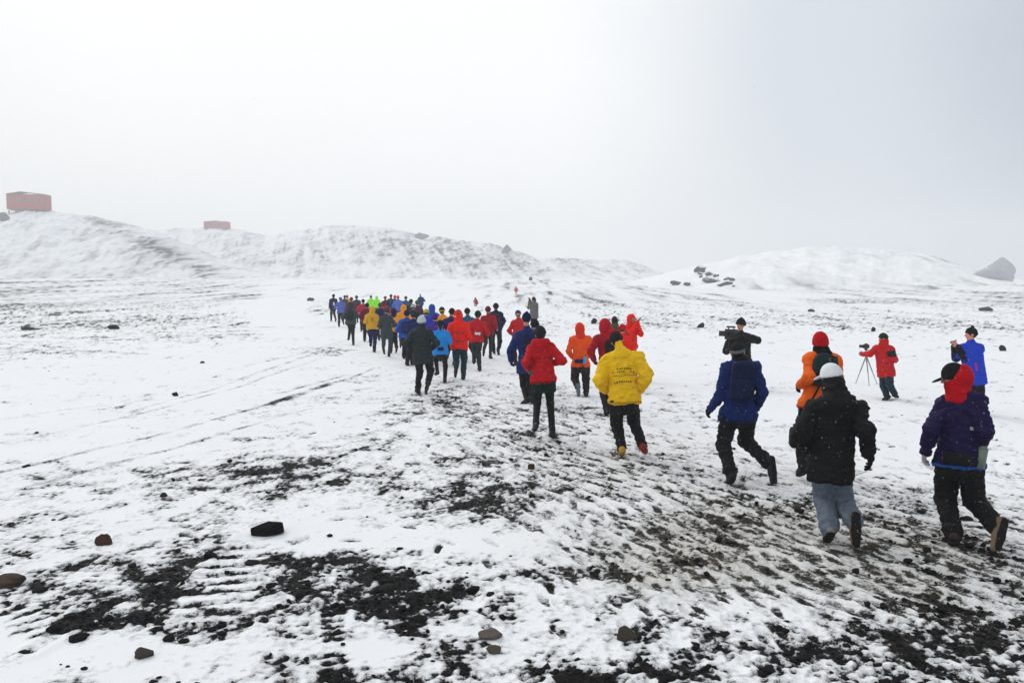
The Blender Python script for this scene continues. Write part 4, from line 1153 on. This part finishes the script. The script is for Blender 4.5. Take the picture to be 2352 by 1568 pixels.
def tripod():
    base = on_plain(1992, 884); Y = base[1]; base[2] = ground_z(base[0], base[1])
    hd = at(1989, 800, Y) - base
    e = bpy.data.objects.new('tripod', None); COL.objects.link(e); e.location = base
    tag(e, 'thin grey tripod in the snow before the photographer in red', 'tripod')
    for a in (0.3, 2.4, 4.5):
        f = np.array([.30*math.cos(a), .26*math.sin(a), 0]); k = hd*.8
        m = MB(); m.tube(k, k*.45 + f*.55, .014, .013); m.tube(k*.45 + f*.55, f, .010, .008); m.build('leg', plastic((.16,.16,.165), .4), e, True)
    m = MB(); m.tube(hd*.62, hd*.97, .014); m.build('centre_column', plastic((.10,.10,.105)), e, True)
    m = MB(); m.tube(hd*.95, hd*1.0, .035, .04, 14); m.tube(hd*.97, hd*.97 + np.array((.22,-.1,-.06)), .008); m.build('head', plastic((.02,.02,.022)), e, True)
    M = np.eye(4); M[:3,3] = base + hd + UP*.055
    m = MB(); m.box((-.07,-.035,-.05), (.07,.035,.045), M); m.box((-.03,-.03,.045), (.03,.03,.07), M)
    b = m.build('camera', plastic((.012,.012,.014))); tag(b, 'small black camera standing on the tripod', 'camera')
    m = MB(); c = M[:3,3]; m.tube(c + np.array((-.07,0,0)), c + np.array((-.16,0.02,0)), .036, .04, 14); m.build('lens', plastic((.01,.01,.011), .25), b, True)

def small_camera(p):
    a = (p.P['wrL'] + p.P['wrR'])/2 + p.base + np.array((-.05, 0.02, .085)); F = frame((-.97,.2,.05), UP)
    M = np.eye(4); M[:3,:3] = F.T; M[:3,3] = a
    m = MB(); m.box((-.055,-.018,-.034), (.055,.018,.034), M); b = m.build('camera', plastic((.10,.10,.105), .35)); tag(b, 'small compact camera held up by the photographer in blue', 'camera')
    m = MB(); m.tube((M @ np.array((0,.018,0,1)))[:3], (M @ np.array((0,.05,0,1)))[:3], .024, .022, 14); m.build('lens', plastic((.02,.02,.022), .25), b, True)

# ------------------------------------------------------------------ the crowd further on
# x, y of the head's top; height; pose; turn; jacket; trousers; head wear; label; extras
def cast_far():
    K = C; g = 'runners jogging away along the track'
    B = lambda c, **k: ('beanie', K[c] if isinstance(c, str) else c, *[k.get('pom'), k.get('peak', 0), k.get('rim')])
    Hd = lambda c: ('hood', K[c] if isinstance(c, str) else c, .0, .05)
    dark = (.016,.013,.012)
    L = [
     (968,727,1.78,'jog',.05,'char','black',[('hair',(.1,.09,.08)),('scarf',(.03,.03,.033)),B((.55,.57,.62))],'runner in a long charcoal jacket and pale grey beanie',dict(hem=.22,bulk=1.18,gl='soft')),
     (1011,737,1.58,'run2',.0,'light','black',[('hair',dark,True),B('black')],'runner in a light blue jacket and black hat',dict(wp='navy',gl='light')),
     (1052,712,1.84,'run',.02,'bred','dteal',[Hd('bred'),B((.03,.08,.04))],'runner in a bright red hooded jacket with dark back print',dict(hem=.13,bulk=1.12,m=1,print=1)),
     (1098,716,1.72,'run2',.1,'red','char',[('hair',dark),B((.01,.02,.015))],'runner in a red jacket with a white label across the back',dict(label=1,hem=.08)),
     (1121,704,1.76,'run',-.05,'dred','char',[('hair',dark),B('maroon')],'runner in a dark red jacket and maroon hat',dict(m=1,hem=.06)),
     (1139,699,1.80,'walk',-.1,'navy','black',[('hair',dark),B('black')],'runner in a navy jacket on the right end of the pack',dict(bp=((.05,.008,.012),'dark red backpack on the runner in navy'),gl='black')),
     (1073,707,1.74,'run',.0,'teal','black',[('hair',dark),B('black')],'runner in a teal jacket beside the bright red hood',dict()),
     (1190,713,1.70,'jog',-.05,'red','black',[('hair',(.1,.05,.03)),B('violet',rim=K['gold'])],'runner in a red jacket and purple hat with yellow rim',dict(gl='black')),
     (1229,735,1.72,'run',.0,'mid','black',[('hair',dark),B('black')],'runner in blue hidden between the navy and the red jackets',dict()),
     (1038,709,1.76,'jog',.0,'navy2','black',[('hair',dark),B('black')],'runner in dark blue left of the bright red hood',dict(m=1)),
     (1015,707,1.74,'run2',.1,'amber','black',[('hair',dark),B('black',rim=K['gold'])],'runner in an amber jacket and black and yellow hat',dict(m=1)),
     (999,722,1.62,'run',.1,'violet','black',[('hair',dark),B('violet')],'runner in a purple jacket and purple hat',dict()),
     (992,701,1.78,'jog',.1,'mid','black',[Hd('mid')],'runner in a blue jacket with raised blue hood',dict()),
     (979,710,1.70,'run',.15,'blue','black',[('hair',dark),B('gold',rim=(.25,.4,.02))],'runner in a blue jacket and yellow and green hat',dict(m=1)),
     (949,699,1.72,'jog',.15,'soft','black',[('hair',dark),B('lgrey')],'runner in black with a pale grey hat',dict()),
     (965,672,1.74,'run2',.2,'navy2','black',[('hair',dark),('cap',K['cream'],K['cream'])],'runner in a dark blue jacket and cream cap',dict(m=1)),
     (958,690,1.72,'run',.2,(.05,.008,.05),'black',[('hair',dark),B('green')],'runner in a dark magenta jacket and green hat',dict()),
     (935,713,1.70,'run2',.1,'mid','black',[('hair',dark),B('navy')],'runner in a mid blue jacket and navy hat',dict(bp=((.006,.02,.10),'dark blue backpack on the runner in mid blue'))),
     (927,699,1.74,'run',.15,'amber','black',[Hd('amber')],'runner in a hooded orange jacket inside the pack',dict(m=1)),
     (905,709,1.62,'jog',.1,'amber','black',[('hair',dark),('hood',K['navy'],.0,.06)],'runner in an amber jacket with a dark hood',dict(gl='gold')),
     (888,707,1.70,'run',.15,'slate','slate',[('hair',dark),B('slate')],'runner in a long slate grey jacket beside the yellow jacket',dict(hem=.25,m=1)),
     (855,704,1.68,'run2',.1,'gold','navy',[Hd('gold')],'runner in a yellow hooded jacket in the middle of the pack',dict(bulk=1.25,hem=.05,yprint=1)),
     (914,680,1.74,'jog',.2,'peri','black',[('hair',dark),B('salmon')],'runner in a periwinkle blue jacket and salmon hat',dict(bulk=1.15)),
     (907,679,1.72,'run',.2,'navy2','black',[('hair',dark),B('bred')],'runner in dark blue with a bright red hat',dict()),
     (932,681,1.70,'run',.2,'teal','black',[('hair',dark),B('dteal')],'runner in a teal jacket under the far cream cap',dict(m=1)),
     (898,677,1.76,'run2',.2,'slate','black',[('hair',dark),B((.012,.03,.02))],'runner in slate grey with a dark green hat',dict()),
     (883,690,1.66,'jog',.2,'crim','black',[('hair',dark),('hood',K['maroon'],.0,.04)],'runner in a crimson jacket right of the yellow jacket',dict(bulk=1.25,m=1)),
     (885,681,1.70,'run',.2,'navy','black',[('hair',(.25,.06,.03)),B((.30,.05,.02))],'runner in navy with a rust coloured hat',dict()),
     (834,688,1.68,'jog',.25,'crim','black',[('hair',dark),B('black')],'runner in a crimson jacket and black hat left of the yellow jacket',dict(bulk=1.25)),
     (852,675,1.72,'run',.25,'lime','black',[('hair',dark),B((.12,.015,.12))],'runner in a neon lime jacket and purple hat',dict(bulk=1.2)),
     (865,677,1.70,'run2',.25,'lime','green',[Hd('lime')],'runner in a neon lime jacket with raised hood',dict()),
     (819,680,1.72,'run',.3,'dteal','black',[('hair',dark),B('dteal')],'runner in a dark teal jacket left of the lime jackets',dict(m=1)),
     (804,694,1.76,'run2',.2,'slate','black',[('hair',dark),('hood',(.03,.045,.05),.0,.06)],'runner in a slate jacket and black trousers at the left front of the pack',dict(bulk=1.18,gl='black',bp=((.012,.018,.02),'dark grey backpack on the runner in slate'))),
     (807,684,1.72,'jog',.3,'maroon','black',[('hair',dark),B('maroon')],'runner in a maroon jacket near the left end of the pack',dict()),
     (797,675,1.74,'run',.3,'amber','black',[('hair',dark),B('amber',rim=K['green'])],'runner in orange with an orange and green hat',dict(m=1)),
     (792,679,1.70,'run2',.3,'slate','black',[('hair',dark),B('dteal')],'runner in slate grey beside the orange and green hat',dict()),
     (782,683,1.72,'run',.3,'peri','black',[('hair',dark),B('peri')],'runner in a periwinkle jacket second from the left end of the pack',dict()),
     (766,678,1.76,'walk',.3,'purple','black',[('hair',dark),B('navy')],'runner in dark navy at the left end of the pack',dict(label2=1)),
     (944,688,1.74,'jog',.15,'soft','black',[('hair',dark),B('black')],'runner in black with a black hat between the dark magenta and the orange hood',dict()),
     (873,697,1.64,'run2',.2,'navy','black',[('hair',dark),B('slate')],'runner in navy with a grey hat just behind the yellow hood',dict(m=1)),
     (951,716,1.66,'run',.1,'navy2','black',[('hair',dark),B('dteal')],'runner in dark blue with a teal hat left of the purple hat',dict()),
     (843,697,1.66,'jog',.2,'maroon','black',[('hair',dark),B('navy')],'runner in a maroon jacket and navy hat left of the yellow hood',dict()),
     # people standing beside the track
     (1225,682,1.86,'stand',.9,(.13,.12,.12),'black',[('hair',dark,True)],'bystander in a grey jacket beside the track',dict(nog=1,raised=1,bulk=1.3,hem=.15,gl='soft')),
     (1411,726,1.74,'jog',.1,'crim','black',[('hair',(.02,.013,.01)),('scarf',(.04,.09,.03))],'dark-haired runner with a green collar beyond the yellow jacket',dict(gl='black')),
     (1430,745,1.56,'run',.0,'bred','navy',[('hair',dark),('beanie',K['red'])],'runner in red between the green collar and the raised red hood',dict()),
     (1451,723,1.72,'stand',-2.6,'bred',(.008,.03,.14),[Hd('bred')],'person in a red hooded jacket with raised arms beyond the yellow jacket',dict(nog=1,raised=1)),
     (1091,640,1.30,'crouch',.6,'dred','soft',[Hd('dred')],'distant person in dark red crouching above the pack',dict(nog=1,Z=84,bulk=1.5)),
     (1185,638,1.72,'stand',.3,'pink',(.6,.6,.62),[('hair',(.01,.01,.01),True)],'distant person in pink with dark hair on the snow field',dict(nog=1,Z=124)),
    ]
    for i, (px, py, H, pose, turn, jc, tc, head, label, ex) in enumerate(L):
        rg = np.random.RandomState(100+i)
        Z = ex.get('Z') or FPX*(CAM_H - H)/(py - HOR)
        b = at(px, py, Z); b[2] = ground_z(b[0], b[1])
        P = pose_joints(pose, H, turn + rg.normal(0, .08), rg, ex.get('m'))
        if ex.get('raised'):
            for sd, e in (('L', -1), ('R', 1)):
                fw_ = np.array([-math.sin(turn), math.cos(turn), 0]); P['el'+sd] = P['sh'+sd] + fw_*.2 - UP*.16; P['wr'+sd] = P['head'] + fw_*.24 - UP*.03 + np.array([.02*e, 0, 0])
        # the head's top comes to the noted height over the plain
        off = P['top'][:2].copy()
        b[0] -= off[0]; b[1] -= off[1]; b[2] = ground_z(b[0], b[1])
        vox = .016 if Z < 22 else (.021 if Z < 40 else .026)
        cc = lambda c: K[c] if isinstance(c, str) else c
        spec = dict(skin=(.42,.24,.17), trousers=(cc(tc), .92 + .18*rg.rand()), jacket=dict(c=cc(jc), bulk=ex.get('bulk', 1.0 + .10*rg.rand()), hem=ex.get('hem', .05 + .08*rg.rand()), arm=.98, wr=.018),
                    shoes=((.02,.02,.022), (.025,.022,.024)), head=head)
        if ex.get('gl'): spec['gloves'] = (cc(ex['gl']),)
        p = Person(b, P, H, spec, vox, label, None if ex.get('nog') else g)
        if ex.get('print'): p.patch('back_lettering', 'jacket', [(-.09,-.03,.22,.30), (-.01,.02,.20,.31), (.05,.09,.21,.29), (-.08,.10,.02,.06)], (.38,.03,.015))
        if ex.get('yprint'): p.patch('back_lettering', 'jacket', [(-.06,-.01,.24,.38), (.03,.06,.24,.38)], (.38,.17,.02))
        if ex.get('label'): p.patch('back_label', 'jacket', [(-.07,.09,.12,.20)], (.7,.72,.74))
        if ex.get('label2'): p.patch('back_label', 'jacket', [(-.05,.05,.12,.32)], (.65,.67,.72))
        if ex.get('wp'): p.waist_pack('small dark waist pack on the runner in the light blue jacket', cc(ex['wp']), cc(ex['wp']), w=.09, dz=.02)
        if ex.get('bp'): p.backpack(ex['bp'][1], ex['bp'][0], ex['bp'][0], .13, .19, .07)
# ------------------------------------------------------------------ rocks, huts, air and light
def ico(sub):
    import bmesh
    bm = bmesh.new(); bmesh.ops.create_icosphere(bm, subdivisions=sub, radius=1)
    v = np.array([x.co for x in bm.verts]); f = np.array([[q.index for q in p.verts] for p in bm.faces]); bm.free()
    return v, f
ICO = {k: ico(k) for k in (1, 2, 3, 4)}

def rock(name, loc, size, col, seed, label, group=None, snow=.25, sub=3, cat='rock', sink=.25, ang=1.0, yaw=0):
    v, f = ICO[sub]
    d = 1 + .34*perlin3(v*1.1, seed) + .17*perlin3(v*2.4, seed+5) + .07*perlin3(v*5.5, seed+9)
    # chop a few facets so that it reads as broken stone
    rg = np.random.RandomState(seed); v = v*d[:, None]
    for k in range(int(9*ang)):
        n = unit(rg.randn(3)); h = rg.uniform(.55, .85); e = v @ n - h; v = v - np.outer(np.maximum(e, 0), n)*.92
    v = v*np.array(size)/2
    c, s = math.cos(yaw), math.sin(yaw); v = v @ np.array([[c, s, 0], [-s, c, 0], [0, 0, 1]])
    v[:, 2] += size[2]/2*(1-2*sink)
    o = put(name, mesh_np(name, v, f, sub > 3), rock_mat(col, snow), None, loc)
    tag(o, label, cat, group); return o

def terrain_trees():
    from mathutils.bvhtree import BVHTree
    bpy.context.view_layer.update(); dg = bpy.context.evaluated_depsgraph_get()
    return [BVHTree.FromObject(o, dg) for o in bpy.data.objects if o.name.split('.')[0] in ('hill', 'ground')]
TREES = []
def on_terrain(px, py):
    """where the line of sight of a survey pixel meets the land"""
    if not TREES: TREES.extend(terrain_trees())
    d = Vector(ray(px, py)).normalized(); best = None
    for t in TREES:
        h = t.ray_cast(Vector(CAM), d)
        if h[0] is not None and (best is None or h[3] < best[1]): best = (np.array(h[0]), h[3])
    return best[0] if best else None

def build_rocks():
    def px_rock(cx, by, w, h, col, seed, label, **k):
        p = on_plain(cx, by); p[2] = ground_z(p[0], p[1]); m = FPX/p[1]
        dep = k.pop('dep', .8)
        return rock('rock', p, (w/m*1.12, w/m*dep, h/m*1.25), col, seed, label, **k)
    px_rock(611,1226,88,31,(.005,.005,.0055),3,'black angular rock lying alone on the smooth snow', sub=4, snow=-.3, ang=1.2)
    px_rock(240,1248,40,26,(.055,.026,.021),4,'reddish brown rock half buried in the snow at the left', snow=.18)
    px_rock(22,1338,72,26,(.060,.042,.033),8,'long brown rock cut by the left edge of the photo', snow=.1)
    px_rock(1128,1456,50,22,(.11,.09,.08),9,'pinkish tan rock in the near snow, the upper of two', snow=.05)
    px_rock(1136,1490,42,22,(.085,.07,.055),12,'small tan rock just below the pinkish tan one', snow=.05)
    px_rock(334,1512,46,24,(.055,.045,.038),13,'grey brown stone with a dark split in the lower left snow', snow=.05)
    px_rock(1440,1468,46,36,(.055,.048,.040),15,'square brown stone in the near gravel below the yellow jacket', snow=.1)
    px_rock(403,908,13,10,(.012,.012,.013),16,'tiny black stone alone on the smooth left snow', snow=-.2)
    px_rock(465,833,11,6,(.02,.02,.022),18,'tiny grey stone at the bend of the white road', snow=-.2)
    px_rock(261,755,24,12,(.010,.010,.011),19,'black stone standing out of the far left gravel', snow=-.1)
    px_rock(68,758,42,14,(.05,.05,.048),20,'wide dark rock with snow on top at far left', snow=.5)
    px_rock(1220,1080,15,18,(.05,.03,.02),21,'small brown stone in the trampled snow below the red runner', snow=0)
    px_rock(1610,752,15,14,(.02,.02,.022),22,'pointed dark stone left of the camera operator', snow=0)
    px_rock(1365,742,13,13,(.010,.010,.011),23,'round black stone above the runner in orange', snow=-.2)
    px_rock(2006,762,11,11,(.012,.012,.013),24,'small black stone above the tripod', snow=-.2)
    px_rock(2302,806,17,14,(.03,.03,.034),25,'dark grey stone right of the blue photographer', snow=.2)
    px_rock(376,1140,20,10,(.02,.02,.021),26,'small dark stone on the left snow', snow=.1)
    px_rock(1219,668,11,9,(.015,.015,.016),27,'small black stone above the bystander in grey', snow=-.1)
    px_rock(712,695,16,9,(.05,.05,.05),28,'grey stone on the rough patch left of the pack', snow=.1)
    px_rock(1862,716,16,8,(.06,.06,.063),31,'low grey stone above the red beanie', snow=.3)
    px_rock(2265,714,30,12,(.07,.07,.075),32,'snow-dusted low rocks above the blue photographer', snow=.35)
    # outcrop at the foot of the mound
    for i, (x, y, w, h, lab) in enumerate(((1552,648,26,18,'leftmost dark rock of the outcrop'), (1606,618,34,22,'tall top rock of the outcrop'), (1634,641,48,20,'broad middle rock of the outcrop'),
            (1668,648,38,16,'right sloping rock of the outcrop'), (1630,626,26,14,'snowy upper right rock of the outcrop'), (1578,650,16,12,'small lower rock of the outcrop'))):
        p = on_terrain(x, y + 6); m = FPX/p[1]
        rock('rock', p, (w/m*1.0, w/m*.9, h/m*1.15), (.06,.06,.066), 40+i, lab, group='outcrop by the mound', snow=.68, sink=.38, sub=4, ang=1.6)
    rg = np.random.RandomState(12)
    for i in range(9):
        x = 1595 + 95*rg.rand(); y = 628 + 24*(x-1595)/95 + rg.uniform(-6, 10); p = on_terrain(x, y); m = FPX/p[1]; w = rg.uniform(9, 18)
        rock('rock', p, (w/m, w/m, w*.6/m), (.06,.06,.066), 80+i, 'small snow-dusted rock among the bigger rocks of the outcrop', group='small rocks of the outcrop', snow=.62, sub=3, ang=1.4)
    p = on_terrain(2283, 640); m = FPX/p[1]
    rock('boulder', p, (80/m, 60/m, 88/m), (.46,.46,.49), 60, 'big pale grey boulder on the right end of the mound', snow=.62, sub=4, cat='boulder', sink=.4, ang=1)
    p = on_terrain(1165, 578); m = FPX/p[1]
    rock('rock', p, (24/m, 20/m, 20/m), (.06,.06,.065), 61, 'pointed rock on the crest of the long ridge', snow=.1, sink=.2)
    p = on_terrain(968, 549); m = FPX/p[1]; rock('rock', p, (34/m, 20/m, 18/m), (.07,.07,.075), 62, 'flat dark rock near the crest of the grey scree', snow=.2, sink=.2)
    p = on_terrain(8, 506); m = FPX/p[1]; rock('rock', p, (26/m, 18/m, 24/m), (.07,.07,.075), 63, 'rock on the slope left of the big red hut', snow=.25, sink=.2)

def build_stones():
    """loose gravel stones strewn over the near plain: uncountable, one object"""
    rg = np.random.RandomState(21); v0, f0 = ICO[1]; n = 9000
    px = rg.uniform(-150, 2500, n*4); py = 830 + (1600-830)*rg.rand(n*4)**.8
    d = np.stack([(px-CX)/FPX, ct + (CY-py)/FPX*st, -st + (CY-py)/FPX*ct], 1); t = CAM_H/-d[:, 2]
    x, y = d[:, 0]*t, d[:, 1]*t
    z, s, sl = plain(x, y)
    pr = np.clip((s + .3)/1.3, .003, 1); ok = (rg.rand(n*4) < pr*.8)
    x, y, z, s = x[ok][:n], y[ok][:n], z[ok][:n], s[ok][:n]; n = len(x)
    size = np.exp(rg.normal(math.log(.0095), .55, n)); size = np.clip(size*(1 + y/40), .005, .055)
    V = np.tile(v0, (n, 1, 1))*(1 + .35*rg.randn(n, len(v0), 1)*.6)
    sc = np.stack([rg.uniform(.8, 1.4, n), rg.uniform(.8, 1.4, n), rg.uniform(.45, .9, n)], 1)*size[:, None]
    a = rg.rand(n)*6.28; V = V*sc[:, None, :]
    X = V[..., 0]*np.cos(a)[:, None] - V[..., 1]*np.sin(a)[:, None]; Y = V[..., 0]*np.sin(a)[:, None] + V[..., 1]*np.cos(a)[:, None]
    W = np.stack([X + x[:, None], Y + y[:, None], V[..., 2] + (z + size*.15)[:, None]], -1).reshape(-1, 3)
    Fc = (f0[None] + (np.arange(n)*len(v0))[:, None, None]).reshape(-1, 3)
    o = put('gravel', mesh_np('gravel', W, Fc, False), rock_mat((.011,.011,.011), .22)); tag(o, 'loose dark gravel stones strewn over the snow', 'gravel', kind='stuff')

def build_snowfall():
    rg = np.random.RandomState(33); v0, f0 = ICO[1]; n = 1500
    y = 2.5 + 22*rg.rand(n)**.7; x = (rg.rand(n)*2-1)*(y*.75 + 1); z = rg.uniform(.1, 5, n)
    r = rg.uniform(.0020, .0042, n)
    W = (v0[None]*r[:, None, None]*np.array([1, 1, .7]) + np.stack([x, y, z], 1)[:, None, :]).reshape(-1, 3)
    Fc = (f0[None] + (np.arange(n)*len(v0))[:, None, None]).reshape(-1, 3)
    m = cloth((.85,.86,.88), .8)
    o = put('snowflakes', mesh_np('snowflakes', W, Fc), m); tag(o, 'sparse white snowflakes drifting in the air', 'snow', kind='stuff')

def hut(px0, px1, ytop, ybot, Z, yaw, label, big):
    m_ = FPX/Z; w = (px1-px0)/m_; h = (ybot-ytop)/m_; c = at((px0+px1)/2, ybot, Z)
    e = bpy.data.objects.new('hut', None); COL.objects.link(e); e.location = c; e.rotation_euler = (0, 0, yaw)
    tag(e, label, 'hut')
    red = cloth((.36,.012,.006), .7, .1, var=.12); d = w*.45
    z0 = h*(.10 if big else .04); z1 = h*.86
    m = MB(); m.box((-w/2,-d/2,z0), (w/2,d/2,z1)); m.build('wall', red, e)
    m = MB()
    m.prism([(-w/2-.25, z1), (w/2+.25, z1), (w/2+.25, z1+.18), (-w*.12 if big else 0, h), (-w/2-.25, z1+.18)], -d/2-.3, d/2+.3)
    o = m.build('roof', cloth((.16,.165,.17), .7, .2), e)
    for k in range(6 if big else 4):
        x = -w*.46 + w*.92*k/(5 if big else 3)
        for yy in (-d*.42, d*.42):
            m = MB(); m.box((x-.2, yy-.2, -3), (x+.2, yy+.2, z0-.33)); m.build('stilt', cloth((.08,.08,.085), .8), e)
    m = MB(); m.box((-w*.44,-d*.40,z0-.32), (w*.44,d*.40,z0-.01)); m.build('floor_frame', cloth((.06,.062,.066), .8), e)
    gl = glass_mat(); fr = cloth((.55,.50,.42), .6)
    n = 5 if big else 5
    for k in range(n):
        x = -w*.38 + w*.76*k/(n-1); ww, hh = w*(.042 if big else .05), h*(.10 if big else .16); zz = z0 + (z1-z0)*(.60 if big else .52)
        m = MB(); m.box((x-ww-.09,-d/2-.06,zz-hh-.09), (x+ww+.09,-d/2-.002,zz+hh+.09)); o = m.build('window', fr if big else red, e)
        m = MB(); m.box((x-ww,-d/2-.09,zz-hh), (x+ww,-d/2-.061,zz+hh)); m.build('pane', gl, o)
    x = w*.46*(.94) if big else -w*.46
    m = MB(); m.box((x-.42,-d/2-.05,z0+.02), (x+.42 if not big else x+.3,-d/2-.002,z0+2.0)); m.build('door', cloth((.20,.02,.02), .6), e)

def build_air():
    m = bpy.data.materials.new('haze'); m.use_nodes = True; nt = m.node_tree; nt.nodes.clear()
    out = nt.nodes.new('ShaderNodeOutputMaterial'); pv = nt.nodes.new('ShaderNodeVolumePrincipled')
    pv.inputs['Color'].default_value = (.97, .975, .985, 1); pv.inputs['Density'].default_value = HAZE
    pv.inputs['Anisotropy'].default_value = 0.0
    nt.links.new(pv.outputs['Volume'], out.inputs['Volume'])
    b = MB(); b.box((-950, -950, -4), (950, 950, 72)); o = b.build('haze', m); tag(o, 'thin white snowy air', 'haze', kind='stuff')

def build_light():
    w = bpy.data.worlds.new('World'); SC.world = w; w.use_nodes = True; nt = w.node_tree; N = nt.nodes; L = nt.links
    bg = N['Background']
    sky = N.new('ShaderNodeTexSky'); sky.sky_type = 'NISHITA'; sky.sun_disc = False; sky.sun_elevation = R(38); sky.sun_rotation = R(-35)
    sky.air_density = 1.0; sky.dust_density = 4.0
    tc = N.new('ShaderNodeTexCoord'); sp = N.new('ShaderNodeSeparateXYZ'); L.new(tc.outputs['Generated'], sp.inputs['Vector'])
    # cloud deck: brightest ahead and a little left, duller and bluer towards the right
    def ramp(sock, a, b, pts):
        mr = N.new('ShaderNodeMapRange'); mr.inputs['From Min'].default_value = a; mr.inputs['From Max'].default_value = b; L.new(sock, mr.inputs['Value'])
        r = N.new('ShaderNodeValToRGB'); r.color_ramp.interpolation = 'EASE'; L.new(mr.outputs['Result'], r.inputs['Fac'])
        e = r.color_ramp.elements
        while len(e) < len(pts): e.new(.5)
        for k, (p, c) in enumerate(pts): e[k].position = p; e[k].color = (*c, 1)
        return r.outputs['Color']
    n = N.new('ShaderNodeTexNoise'); n.inputs['Scale'].default_value = 2.2; n.inputs['Detail'].default_value = 4; L.new(tc.outputs['Generated'], n.inputs['Vector'])
    ad = N.new('ShaderNodeMath'); ad.operation = 'MULTIPLY_ADD'; ad.inputs[1].default_value = .22; L.new(n.outputs['Fac'], ad.inputs[0]); L.new(sp.outputs['X'], ad.inputs[2])
    across = ramp(ad.outputs['Value'], -.75, .75, SKY_X)
    up = ramp(sp.outputs['Z'], 0, 1, SKY_Z)
    mu = N.new('ShaderNodeMix'); mu.data_type = 'RGBA'; mu.blend_type = 'MULTIPLY'; mu.inputs['Factor'].default_value = 1
    L.new(across, mu.inputs['A']); L.new(up, mu.inputs['B'])
    sc = N.new('ShaderNodeVectorMath'); sc.operation = 'SCALE'; sc.inputs['Scale'].default_value = SKY_GAIN; L.new(mu.outputs['Result'], sc.inputs[0])
    s2 = N.new('ShaderNodeVectorMath'); s2.operation = 'SCALE'; s2.inputs['Scale'].default_value = .10*.06; L.new(sky.outputs['Color'], s2.inputs[0])
    a2 = N.new('ShaderNodeVectorMath'); a2.operation = 'ADD'; L.new(sc.outputs['Vector'], a2.inputs[0]); L.new(s2.outputs['Vector'], a2.inputs[1])
    L.new(a2.outputs['Vector'], bg.inputs['Color']); bg.inputs['Strength'].default_value = 1.0
    l = bpy.data.lights.new('sun', 'SUN'); l.energy = SUN; l.angle = R(25); l.color = (1, .97, .93)
    o = bpy.data.objects.new('sun', l); COL.objects.link(o)
    az, el = R(-35), R(38)         # ahead and to the left of the view
    d = Vector((math.sin(az)*math.cos(el), math.cos(az)*math.cos(el), math.sin(el))); o.rotation_euler = d.to_track_quat('Z', 'Y').to_euler()
    o.location = (-20, 20, 40)

def build_camera():
    c = bpy.data.cameras.new('camera'); c.lens = 28; c.sensor_width = 36; c.clip_start = .05; c.clip_end = 5000
    o = bpy.data.objects.new('camera', c); COL.objects.link(o); o.location = (0, 0, CAM_H); o.rotation_euler = (R(90) - TH, 0, 0)
    SC.camera = o

HAZE = .0012; SUN = .85; SKY_GAIN = 1.08
SKY_X = [(0, (.74,.79,.80)), (.34, (.90,.915,.92)), (.58, (.93,.94,.945)), (.82, (.62,.665,.72)), (1, (.38,.43,.52))]
SKY_Z = [(0, (.95,.95,.95)), (.35, (1,1,1)), (1, (1.0,1.0,1.0))]

SC.view_settings.view_transform = 'Standard'; SC.view_settings.look = 'None'; SC.view_settings.exposure = 0; SC.view_settings.gamma = 1
SC.cycles.max_bounces = 6; SC.cycles.diffuse_bounces = 3; SC.cycles.volume_bounces = 2
import time as _t; T0 = _t.time()
def lap(n): print('LAP', n, round(_t.time() - T0, 1))
build_camera(); build_light(); build_ground(); lap('ground')
build_hills(); lap('hills')
build_rocks(); build_stones(); build_snowfall(); lap('rocks')
hut(28, 108, 443, 487, 392., R(6), 'big red hut with a grey roof on the left slope crest', True)
hut(473, 525, 508, 527, 548., R(-3), 'low dark red hut far off on the ridge crest', False)
cast_near(); lap('near')
cast_far(); lap('far')
build_air()
